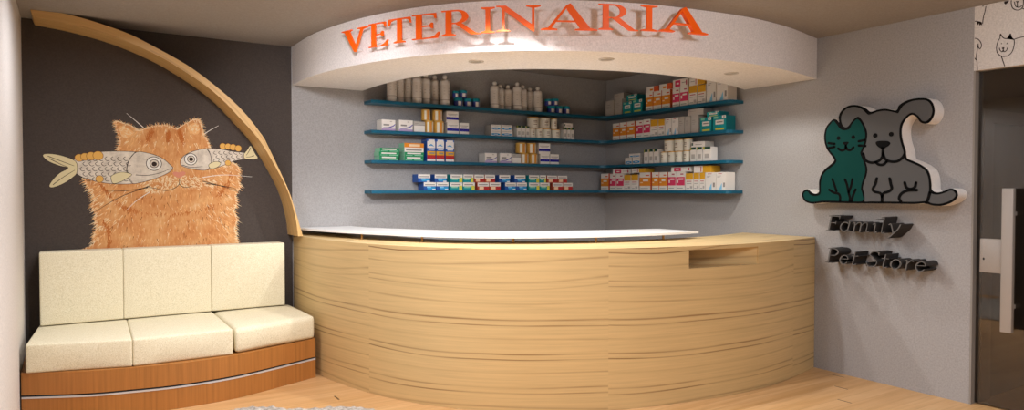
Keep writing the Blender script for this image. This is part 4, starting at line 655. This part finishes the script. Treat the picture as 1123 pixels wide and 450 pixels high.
# ------------------------------------------------------------------ orange fascia lettering
def arcpts(cx, cy, rx, ry, a0, a1, n=12): return [(cx+rx*cos(radians(a0+(a1-a0)*k/n)), cy+ry*sin(radians(a0+(a1-a0)*k/n))) for k in range(n+1)]
def rect(x0, y0, x1, y1): return [(x0, y0), (x1, y0), (x1, y1), (x0, y1)]
def serif(x0, x1, y, up, t=.035, s0=None, s1=None):
    d = .05 if up else -.05
    P = [(x0, y), (x1, y), (x1, y+(t if up else -t))]
    if s1: P.append((s1, y+(t+.05 if up else -t-.05)))
    if s0: P.append((s0, y+(t+.05 if up else -t-.05)))
    P.append((x0, y+(t if up else -t))); return P
GLY = {
 'I': (.42, [rect(.14, .02, .28, .98), serif(0, .42, 0, 1, .035, .14, .28), serif(0, .42, 1, 0, .035, .14, .28)]),
 'V': (.96, [[(.09, .98), (.27, .98), (.535, .16), (.50, 0), (.465, 0)], [(.70, .98), (.765, .98), (.51, 0), (.475, .08)], serif(0, .38, 1, 0, .035, .09, .27), serif(.58, .96, 1, 0, .035, .70, .765)]),
 'A': (1.0, [[(.445, .96), (.52, 1.03), (.90, .02), (.71, .02), (.46, .80)], [(.445, .96), (.49, .96), (.17, .02), (.10, .02)], rect(.24, .32, .72, .365), serif(0, .29, 0, 1, .035, .10, .17), serif(.60, 1.0, 0, 1, .035, .71, .90)]),
 'E': (.70, [rect(.10, .02, .24, .98), rect(0, .96, .60, 1), rect(0, 0, .62, .04), rect(.2, .485, .50, .53), [(.60, 1), (.46, .96), (.55, .90), (.57, .79), (.61, .79)], [(.64, 0), (.46, .04), (.58, .10), (.655, .23), (.695, .23)], [(.49, .40), (.53, .40), (.53, .62), (.49, .62), (.44, .53), (.44, .485)]]),
 'T': (.78, [rect(.32, .02, .46, .98), rect(.03, .955, .75, 1), serif(.2, .58, 0, 1, .035, .32, .46), [(.03, 1), (0, .76), (.035, .76), (.09, .91), (.2, .955)], [(.75, 1), (.78, .76), (.745, .76), (.69, .91), (.58, .955)]]),
 'R': (.94, [rect(.10, .02, .24, .98), serif(0, .34, 0, 1, .035, .10, .24), rect(0, .96, .36, 1), rect(.2, .46, .36, .495), arcpts(.36, .73, .29, .27, 90, -90)+arcpts(.34, .73, .165, .235, -90, 90), [(.32, .47), (.47, .50), (.84, .05), (.94, .03), (.94, 0), (.72, 0)]]),
 'N': (1.0, [rect(.13, .02, .19, .96), rect(.80, .05, .86, .98), [(.06, 1), (.22, 1), (.86, .20), (.86, 0), (.82, 0), (.13, .88)], serif(0, .32, 0, 1, .035, .13, .19), serif(.67, 1.0, 1, 0, .035, .80, .86), rect(0, .96, .2, 1)]),
}
ORANGE = mat('orange_letter', 'fb6200', .45, spec=.35); PIN = mat('letter_pin', 'd8d0ca', .4)
sign = thing('fascia_sign', 'orange raised serif lettering across the curved white soffit', 'sign', (*on_curve(2.5, .02), 2.45))
sx, sy = on_curve(2.5, .02)
ZL0, CAPH = 2.447, .163
for g, s0, s1 in SIGN:
    wd, polys = GLY[g]; mb = MB(); last = (g == 'A' and s0 > 3)
    th = .014 if not last else .03
    def off(s): return .065+.10*max(0, (s-1.17))/2.63
    sm = (s0+s1)/2; om = off(sm)
    def pt(u, v, o): 
        x, y = on_curve(s0+(s1-s0)*u/wd, om+o); return (x-sx, y-sy, ZL0+.045*(sm-1.32)/2.3+CAPH*v-2.45)
    for pi_, P in enumerate(polys):
        # subdivide long edges so that the letter follows the curve
        Q = []
        for a, b in zip(P, P[1:]+P[:1]):
            n = max(1, int(abs(b[0]-a[0])/.12))
            Q += [(a[0]+(b[0]-a[0])*k/n, a[1]+(b[1]-a[1])*k/n) for k in range(n)]
        mb.prism([pt(u, v, .0006*pi_) for u, v in Q], [pt(u, v, -th+.0006*pi_) for u, v in Q], ORANGE)
    L = mb.build('letter', sign); L['label'] = 'orange letter '+g
    for u, v in (((.19, .25), (.19, .75)) if g not in 'VA' else ((.5, .10 if g == 'V' else .93),)):
        if g == 'T': u = .39
        mb = MB()
        c0 = pt(u, v, -.004); x, y = on_curve(s0+(s1-s0)*u/wd, 0); c1 = (x-sx, y-sy, c0[2])
        dx, dy = c0[0]-c1[0], c0[1]-c1[1]; l = math.hypot(dx, dy); nx, ny = -dy/l*.0022, dx/l*.0022
        mb.prism([(c0[0]+nx, c0[1]+ny, c0[2]-.0022), (c0[0]-nx, c0[1]-ny, c0[2]-.0022), (c0[0]-nx, c0[1]-ny, c0[2]+.0022), (c0[0]+nx, c0[1]+ny, c0[2]+.0022)],
                 [(c1[0]+nx, c1[1]+ny, c1[2]-.0022), (c1[0]-nx, c1[1]-ny, c1[2]-.0022), (c1[0]-nx, c1[1]-ny, c1[2]+.0022), (c1[0]+nx, c1[1]+ny, c1[2]+.0022)], PIN)
        mb.build('pin', L)

# ------------------------------------------------------------------ pet logo on the right wall
LX = .13; ly0, lz0 = 2.9, 1.65
logo = thing('pet_logo', 'dog and cat emblem with thick white edge on gray wall', 'sign', (XR, ly0, lz0))
LW = mat('logo_white', 'efe9e2', .6, speck=.05); LK = mat('logo_black', '060606', .7, spec=.1); LG = mat('logo_gray', '575757', .7, spec=.1); LT = mat('logo_teal', '083c37', .7, spec=.1)
def lp(P, d): return [(-d, y-ly0, z-lz0) for y, z in P]
def flat(P, d, t, mt, name, parent, smoothing=4, side=None):
    Q = [tuple(p) for p in (smoothloop(P, smoothing) if smoothing else P)]
    m = MB(); m.prism(lp(Q, d+t), lp(Q, d), mt, side); return m.build(name, parent)
flat(LOGO_SIL, .0002, LX-.0052, LW, 'backing', logo)
flat(LOGO_SIL, LX-.005, .005, LK, 'outline', logo)
flat(LOGO_DOG, LX, .002, LG, 'dog_panel', logo)
flat(LOGO_CATOUT, LX+.002, .0012, LK, 'cat_outline', logo, 3)
flat(LOGO_CAT, LX+.0032, .0012, LT, 'cat_panel', logo)
for P in LOGO_LINES:
    Q = [tuple(p) for p in smoothline(P, 6)]; mb = MB()
    R = ribbon(Q, .019)
    mb.prism(lp(R, LX+.0056), lp(R, LX+.0015), LK)
    for e in (Q[0], Q[-1]): mb.prism(lp(disc2(e, .0095, 12), LX+.0056), lp(disc2(e, .0095, 12), LX+.0015), LK)
    mb.build('ink_line', logo)
for y, z, r in LOGO_DOTS:
    mb = MB(); mb.prism(lp(disc2((y, z), r, 20), LX+.0056), lp(disc2((y, z), r, 20), LX+.0015), LK); mb.build('eye', logo)
for P in LOGO_NOSES:
    mb = MB(); Q = [tuple(p) for p in smoothloop(P, 4)]; mb.prism(lp(Q, LX+.0056), lp(Q, LX+.0015), LK); mb.build('nose', logo)

# ------------------------------------------------------------------ "Family / Pet Store" letters (stroke glyphs: x-height .62, cap 1)
def el(cx, cy, rx, ry, a0, a1, n=14): return arcpts(cx, cy, rx, ry, a0, a1, n)
STK = {
 'F': (.72, [([(.22, 0), (.22, 1)], .13, .13), ([(.08, .965), (.72, .965)], .07, .07), ([(.69, .99), (.67, .78)], .07, .03), ([(.22, .52), (.52, .52)], .06, .06), ([(.52, .62), (.52, .42)], .05, .05), ([(.05, .025), (.40, .025)], .05, .05)]),
 'P': (.72, [([(.22, 0), (.22, 1)], .13, .13), ([(.08, .965), (.42, .965)], .06, .06), (el(.40, .74, .27, .225, 90, -90), .07, .07), (el(.42, .74, .23, .2, 50, -50), .12, .12), ([(.22, .515), (.40, .515)], .05, .05), ([(.05, .025), (.40, .025)], .05, .05)]),
 'S': (.66, [([(.58, .80), (.54, .93), (.38, .98), (.22, .93), (.15, .80), (.20, .66), (.36, .54), (.50, .42), (.56, .28), (.50, .10), (.34, .02), (.16, .05), (.07, .20)], .07, .07), ([(.18, .70), (.36, .54), (.52, .38)], .13, .13), ([(.59, .97), (.585, .76)], .04, .05), ([(.06, .03), (.065, .24)], .04, .05)]),
 'a': (.60, [(el(.28, .30, .21, .29, 40, 320), .08, .08), (el(.26, .30, .20, .27, 140, 230), .12, .12), ([(.50, .62), (.47, .12), (.52, .03), (.60, .07)], .11, .06)]),
 'm': (.98, [([(.02, .52), (.12, .60), (.15, .45), (.15, 0)], .06, .12), ([(.16, .40), (.28, .58), (.40, .60), (.46, .48), (.46, 0)], .05, .12), ([(.48, .40), (.60, .58), (.72, .60), (.78, .48), (.78, .10), (.84, .03), (.93, .08)], .05, .08)]),
 'i': (.32, [([(.03, .52), (.13, .60), (.16, .45), (.16, .12), (.21, .03), (.30, .08)], .08, .08), ([(.16, .50), (.16, .10)], .11, .11), ([(.12, .82), (.23, .82)], .11, .11)]),
 'l': (.34, [([(.02, .95), (.13, 1.0), (.16, .9), (.16, .12), (.21, .03), (.31, .08)], .07, .07), ([(.16, .97), (.16, .10)], .11, .11)]),
 'y': (.66, [([(.03, .55), (.13, .60), (.20, .46), (.34, .04)], .07, .12), ([(.60, .60), (.52, .30), (.34, .02), (.18, -.22), (.02, -.28)], .11, .07)]),
 'e': (.54, [(el(.28, .30, .21, .29, 10, 330), .07, .07), (el(.27, .30, .20, .27, 130, 250), .12, .12), ([(.10, .34), (.48, .36)], .05, .05)]),
 't': (.42, [([(.20, .86), (.18, .14), (.24, .03), (.38, .09)], .09, .07), ([(.19, .70), (.18, .12)], .11, .11), ([(.03, .595), (.38, .595)], .05, .05)]),
 'o': (.58, [(el(.28, .31, .21, .29, 0, 360, 24), .08, .08), (el(.26, .30, .21, .25, 140, 220), .12, .12), (el(.30, .32, .21, .25, -40, 40), .12, .12)]),
 'r': (.46, [([(.03, .53), (.13, .60), (.16, .45), (.16, 0)], .06, .12), ([(.16, .36), (.26, .55), (.36, .61), (.44, .55)], .06, .10)]),
}
DKL = mat('charcoal_letter_shaded_edge', '3b3836', .7, spec=.15, speck=.05, speck_scale=60); DKF = mat('charcoal_letter_lit_face', '615e5b', .6, spec=.15)  # one charcoal: face toned lighter as if lit, edge darker as if shaded
def wall_word(words, label, y0, y1, z, cap):
    tw = 0; lay = []
    for ch in words:
        if ch == ' ': tw += .34; continue
        lay.append((ch, tw)); tw += STK[ch][0]+.05
    sc = (y0-y1)/(tw+.15); t = thing('wall_lettering', label, 'sign', (XR, y0, z))
    for ch, u0 in lay:
        mb = MB()
        for qi, (P, w0, w1) in enumerate(STK[ch][1]):
            Q = [tuple(p) for p in (smoothline(P, 5) if len(P) > 2 and len(P) < 14 else P)]
            Q = [((u0+x)*sc+.20*y*cap, y*cap) for x, y in Q]
            R = ribbon(Q, w0*cap*.74, w1*cap*.74)
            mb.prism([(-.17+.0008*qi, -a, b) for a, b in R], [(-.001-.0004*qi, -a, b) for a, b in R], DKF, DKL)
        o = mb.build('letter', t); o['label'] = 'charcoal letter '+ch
wall_word('Family', 'upper dark raised italic word on gray wall under the emblem', 3.295, 2.68, 1.147, .118)
wall_word('Pet Store', 'lower dark raised italic words on gray wall below upper word', 3.30, 2.50, .894, .118)

# ------------------------------------------------------------------ cat mural on the dark wall
def fur_mat():
    m = bpy.data.materials.new('mural_orange'); m.use_nodes = True; t = NT(m); b = t.n['Principled BSDF']
    tc = t.n.new('ShaderNodeTexCoord'); n = t.noise(tc.outputs['Object'], 7, 6, .65)
    n2 = t.noise(t.mapping(tc.outputs['Object'], (60, 1, 16)), 1.0, 3, .7)
    f = t.math('ADD', t.math('MULTIPLY', n, .65), t.math('MULTIPLY', n2, .35))
    t.link(t.ramp(f, [(.3, 'b06c3e'), (.45, 'c98a55'), (.58, 'd6a26c'), (.75, 'e2c39c')]), b.inputs['Base Color']); b.inputs['Roughness'].default_value = .9; b.inputs['Specular IOR Level'].default_value = .1
    return m
def fish_mat():
    m = bpy.data.materials.new('mural_fish'); m.use_nodes = True; t = NT(m); b = t.n['Principled BSDF']
    tc = t.n.new('ShaderNodeTexCoord'); n = t.noise(tc.outputs['Object'], 14, 5, .7)
    t.link(t.ramp(n, [(.3, 'b3a89a'), (.5, 'd2c7b6'), (.7, 'e4dac9')]), b.inputs['Base Color']); b.inputs['Roughness'].default_value = .9; b.inputs['Specular IOR Level'].default_value = .1
    return m
FUR = fur_mat(); FISH = fish_mat()
pm = lambda n, h: mat(n, h, .9, spec=.1)
MCREAM = pm('mural_cream', 'e6cda4'); MDK = pm('mural_brown', '7d4a26'); MINK = pm('mural_ink', '3a2f2a'); MPINK = pm('mural_pink', 'cf8a72'); MLT = pm('mural_light', 'e2ddd2'); MYEL = pm('mural_yellow', 'd9a95a'); MFIN = pm('mural_fin', 'd8cba0'); MPALE = pm('mural_pale_orange', 'e3ae74')
mural = thing('cat_mural', 'painted orange cat holding two fish over its eyes on charcoal wall', 'mural', (.65, YB, 1.3))
def mp(P, k): return [(x-.65, -.0004-.0003*k, z-1.3) for x, z in P]
def inside(p, P):
    x, y = p; c = False; n = len(P)
    for i in range(n):
        a, b = P[i-1], P[i]
        if (a[1] > y) != (b[1] > y) and x < (b[0]-a[0])*(y-a[1])/(b[1]-a[1])+a[0]: c = not c
    return c
def tri(m, p, d, l, w, k, mt):
    d = Vector(d).normalized(); n = Vector((-d.y, d.x)); p = Vector(p); q = p+d*l
    m.face(mp([p+n*w/2, q, p-n*w/2], k+random.uniform(0, .28)), mt)
BODY = [tuple(p) for p in smoothloop(MURAL['body'], 4)]
cx = sum(p[0] for p in BODY)/len(BODY); cz = sum(p[1] for p in BODY)/len(BODY)
mb = MB(); mb.face(mp(BODY, 0), FUR)
for a, b in zip(BODY, BODY[1:]+BODY[:1]):                  # ragged fur along the outline
    n = max(1, int(math.dist(a, b)/.009))
    for k in range(n):
        f = (k+random.random())/n; p = (a[0]+(b[0]-a[0])*f, a[1]+(b[1]-a[1])*f)
        e = Vector((b[0]-a[0], b[1]-a[1])); e = e.normalized() if e.length else Vector((1, 0)); nn = Vector((-e.y, e.x))
        if nn.dot(Vector((p[0]-cx, p[1]-cz))) < 0: nn = -nn
        tri(mb, Vector(p)-nn*.006, nn+e*random.uniform(-.8, .8)+Vector((0, -.25)), random.uniform(.014, .034), .008, 0, FUR)
mb.build('cat_body', mural)
mb = MB()
def strokes(poly, n, mt, k, l, w, dirf):
    xs = [p[0] for p in poly]; zs = [p[1] for p in poly]; c = 0
    while c < n:
        p = (random.uniform(min(xs), max(xs)), random.uniform(min(zs), max(zs)))
        if inside(p, poly): tri(mb, p, dirf(p), random.uniform(*l), w, k, mt); c += 1
down = lambda p: (random.uniform(-.5, .5)+(p[0]-cx)*.9, -1)
rad = lambda p: (p[0]-cx+random.uniform(-.2, .2), (p[1]-1.72)+random.uniform(-.2, .2))
strokes(BODY, 330, MPALE, 1, (.02, .05), .006, down)
strokes(BODY, 190, MCREAM, 1.3, (.02, .05), .004, down)
strokes([tuple(p) for p in MURAL['chest']], 70, MDK, 1.6, (.025, .05), .005, down)
EDGE = [Vector(p) for p in BODY]; CRM = 0
while CRM < 560:
    p = EDGE[random.randrange(len(EDGE))]; v = Vector((cx, cz))-p; q = p+v*random.random()**2*.45
    if q.y < cz+.25 or random.random() < .3: tri(mb, q, (q.x-cx+random.uniform(-.15, .15), -.35), random.uniform(.025, .05), .007, 1.25, random.choice((MCREAM, MPALE))); CRM += 1
for P, n in (('ear_left', 30), ('ear_right', 30), ('muzzle', 120)): strokes([tuple(p) for p in MURAL[P]], n, MCREAM, 1.7, (.012, .03), .006, rad)
for a, b in zip(BODY, BODY[1:]+BODY[:1]):                  # pale rim hairs
    for k in range(2):
        f = random.random(); p = (a[0]+(b[0]-a[0])*f, a[1]+(b[1]-a[1])*f)
        v = Vector((p[0]-cx, (p[1]-cz)*.8-.15)).normalized(); tri(mb, Vector(p)-v*.012, v+Vector((random.uniform(-.5, .5), random.uniform(-.5, .2))), random.uniform(.02, .045), .005, 1.2, MCREAM)
mb.build('fur_strokes', mural)
def patch(keys, mt, k, name):
    m = MB()
    for q in keys: m.face(mp([tuple(p) for p in smoothloop(MURAL[q], 4)], k), mt)
    return m.build(name, mural)
patch(['ear_left'], MPALE, 1.5, 'inner_ear'); patch(['ear_right'], MPALE, 1.5, 'inner_ear')
MDO = pm('mural_deep_orange', 'b56a36')
mb = MB()
def along(P, n, mt, k, l, w, jit, d):
    Q = [Vector(p) for p in smoothline(P, 8)]
    for _ in range(n):
        q = random.choice(Q)+Vector((random.uniform(-jit, jit), random.uniform(-jit, jit))); tri(mb, q, (d[0]+random.uniform(-.4, .4), d[1]+random.uniform(-.4, .4)), random.uniform(*l), w, k, mt)
for P, d in MURAL_FOLDS:
    mb = MB(); along(P, 55, MDO, 1.5, (.02, .045), .007, .014, d); mb.build('fur_stripe', mural)
mb = MB(); strokes([tuple(p) for p in MURAL['muzzle']], 150, MCREAM, 1.9, (.02, .04), .008, rad); mb.build('muzzle', mural)
for i, P in enumerate(MURAL_WHISKERS):
    m = MB(); m.face(mp(ribbon([tuple(p) for p in smoothline(P, 6)], .006, .002), 5), MLT if i in (2, 3, 6, 7) else MINK)
    m.build('whisker', mural)
for sd in ('left', 'right'):
    f = MB()
    for q, mt, k in (('fish_'+sd, FISH, 2), ('tail_'+sd, MFIN, 2.2), ('head_'+sd, FISH, 2.4), ('fin_'+sd, MFIN, 3.4)):
        P = [tuple(p) for p in smoothloop(MURAL[q], 4)]
        f.face(mp(P, k), mt); f.face(mp(ribbon(P+P[:1], .0035), k+.15), MINK)
    fo = f.build('painted_fish', mural)
    e = MB()
    for (x, z, r), mt, k in zip(MURAL_EYES[0 if sd == 'left' else 1], (MLT, FISH, MINK), (3.6, 4.2, 4.5)):
        e.face(mp(disc2((x, z), r, 24), k), mt)
        if mt is not MINK: e.face(mp(ribbon([(x+r*cos(a*pi/12), z+r*sin(a*pi/12)) for a in range(25)], .005), k+.2), MINK)
    e.build('eye', fo)
m = MB()
for P in MURAL_SCALES: m.face(mp(ribbon([tuple(p) for p in smoothline(P, 4)], .004, .004), 3), MINK)
for i, P in enumerate(MURAL_LINES): m.face(mp(ribbon([tuple(p) for p in smoothline(P, 5)], .005, .003), 3.2), MINK)
m.build('ink_lines', mural)
patch(['nose'], MPINK, 4, 'nose')
for i, (x, z, r) in enumerate(MURAL_PAWS):
    m = MB()
    m.face(mp(disc2((x, z), r, 16), 4.6+.4*(i % 5)), MYEL)
    m.face(mp(ribbon([(x+r*cos(a*pi/8), z+r*sin(a*pi/8)) for a in range(17)], .003), 4.8+.4*(i % 5)), MDK)
    m.build('toe', mural)

# ------------------------------------------------------------------ glazed door on the right
door = thing('door_1', 'dark glass door with metal bar handle and lock plate', None, (XR+.05, YD-.5, 0)); door['kind'] = 'structure'
gm = bpy.data.materials.new('tinted_glass'); gm.use_nodes = True; t = NT(gm); t.n.remove(t.n['Principled BSDF'])
tr = t.node('ShaderNodeBsdfTransparent', Color=(.62, .58, .54, 1)); gl = t.node('ShaderNodeBsdfGlossy', Roughness=.02, Color=(.95, .93, .9, 1)); fr = t.node('ShaderNodeFresnel', IOR=1.5)
mx = t.n.new('ShaderNodeMixShader'); t.link(t.math('ADD', fr.outputs[0], .03), mx.inputs[0]); t.link(tr.outputs[0], mx.inputs[1]); t.link(gl.outputs[0], mx.inputs[2]); t.link(mx.outputs[0], t.n['Material Output'].inputs[0])
ox, oy = XR+.05, YD-.5
ZG = 2.268
mb = MB(); mb.box(.0, .01, -.8, .497, .012, ZG-.004, gm); mb.build('glass_pane', door)
mb = MB(); mb.box(-.022, .034, 2.143-oy, 2.278-oy, .908, 1.136, STEEL); lk = mb.build('lock_plate', door)
mb = MB(); mb.prism([(-.0225, 2.253-oy+.006*cos(a*pi/6), 1.00+.009*sin(a*pi/6)) for a in range(12)], [(-.0200, 2.253-oy+.006*cos(a*pi/6), 1.00+.009*sin(a*pi/6)) for a in range(12)], BLACK); mb.build('keyhole', lk)
bevelled(lk.data, .004, 2)
mb = MB(); mb.box(-.11, -.075, 2.048-oy, 2.115-oy, .537, 1.475, STEEL); hd = mb.build('handle', door); bevelled(hd.data, .005, 2)
mb = MB()
for z in (.70, 1.31): mb.box(-.076, .001, 2.070-oy, 2.095-oy, z-.012, z+.012, STEEL)
mb.build('handle_bracket', hd)
mb = MB(); mb.box(XR+.035, XR+.075, -1.2, YD-1.32, .0, ZG, TRIM); struct('trim_3', mb)
panel = thing('door_panel', 'white panel with animal line drawings above the glass door', 'panel', (XR, YD-.6, ZG))
mb = MB(); mb.box(0, .10, -2.9, .599, .001, H-ZG-.001, WHITE); mb.build('board', panel)
m = MB()
for P in DOODLES:
    P = [(y-YD+.6, z-ZG) for y, z in P if True]; Q = [tuple(p) for p in (smoothline(P, 4) if len(P) > 2 else P)]
    Q = [q for q in Q if q[1] < H-ZG-.004] or Q
    R = ribbon(Q, .0055); m.face([(-.0008, a, b) for a, b in R], MINK)
for P in DOODLE_FILLS:
    m.face([(-.0009, y-YD+.6, min(z, H-.004)-ZG) for y, z in P], MINK)
m.build('animal_drawings', panel)

# ------------------------------------------------------------------ shaggy rug
def rug_mat():
    m = bpy.data.materials.new('gray_shag'); m.use_nodes = True; t = NT(m); b = t.n['Principled BSDF']
    tc = t.n.new('ShaderNodeTexCoord'); n = t.noise(tc.outputs['Object'], 34, 5, .75)
    t.link(t.ramp(n, [(.3, '6a645c'), (.48, 'a39b91'), (.65, 'c0b8ad')]), b.inputs['Base Color']); b.inputs['Roughness'].default_value = 1; b.inputs['Specular IOR Level'].default_value = .05
    return m
RUG = rug_mat()
from mathutils import noise as mn
bm = bmesh.new(); rc = Vector((.95, 3.95, 0)); NR, NA = 26, 150
rows = []
edge = [(.866, 4.80), (.95, 4.82), (1.03, 4.80), (1.16, 4.68), (1.28, 4.575), (1.40, 4.53), (1.52, 4.48), (1.62, 4.41), (1.73, 4.24), (1.76, 4.0), (1.70, 3.6), (1.5, 3.25), (1.15, 3.1), (.75, 3.2), (.42, 3.45), (.2, 3.85), (.22, 4.3), (.45, 4.62), (.68, 4.74)]
E2 = smoothloop(edge, 8); NA = len(E2)
top = bm.verts.new((0, 0, .045))
for r in range(1, NR+1):
    f = r/NR; ring_ = []
    for k in range(NA):
        p = rc.xy.lerp(E2[k], f); q = Vector((p.x*22, p.y*22, 3.1)); nz = mn.fractal(q, 1, 2, 4)
        z = .052*(1-f**10)**.5+.004+.014*nz*(1 if f < .99 else .2)
        d = (E2[k]-rc.xy).normalized()*(.022*mn.noise(Vector((p.x*30, p.y*30, 9))) if f > .9 else 0)
        ring_.append(bm.verts.new((p.x+d.x-rc.x, p.y+d.y-rc.y, max(.002, z))))
    rows.append(ring_)
for k in range(NA): bm.faces.new([top, rows[0][k], rows[0][(k+1) % NA]])
for r in range(NR-1):
    for k in range(NA): bm.faces.new([rows[r][k], rows[r+1][k], rows[r+1][(k+1) % NA], rows[r][(k+1) % NA]])
bmesh.ops.recalc_face_normals(bm, faces=bm.faces)
me = bpy.data.meshes.new('rug'); bm.to_mesh(me); bm.free(); me.materials.append(RUG)
o = link('rug', me); o.location = rc; tag(o, 'gray shaggy rug with wavy edge on the oak floor before the bench', 'rug')

# ------------------------------------------------------------------ camera and view
cam = bpy.data.cameras.new('camera'); co = bpy.data.objects.new('camera', cam); COL.objects.link(co)
co.location = (0, 0, CH); co.rotation_euler = (pi/2-.02223, 0, -.567043)
cam.sensor_width = 36; cam.lens = 765.289/1123*36; cam.clip_start = .02
S.camera = co
S.view_settings.view_transform = 'Standard'; S.view_settings.look = 'None'; S.view_settings.gamma = 1
S.view_settings.exposure = 0.1; S.view_settings.use_curve_mapping = False
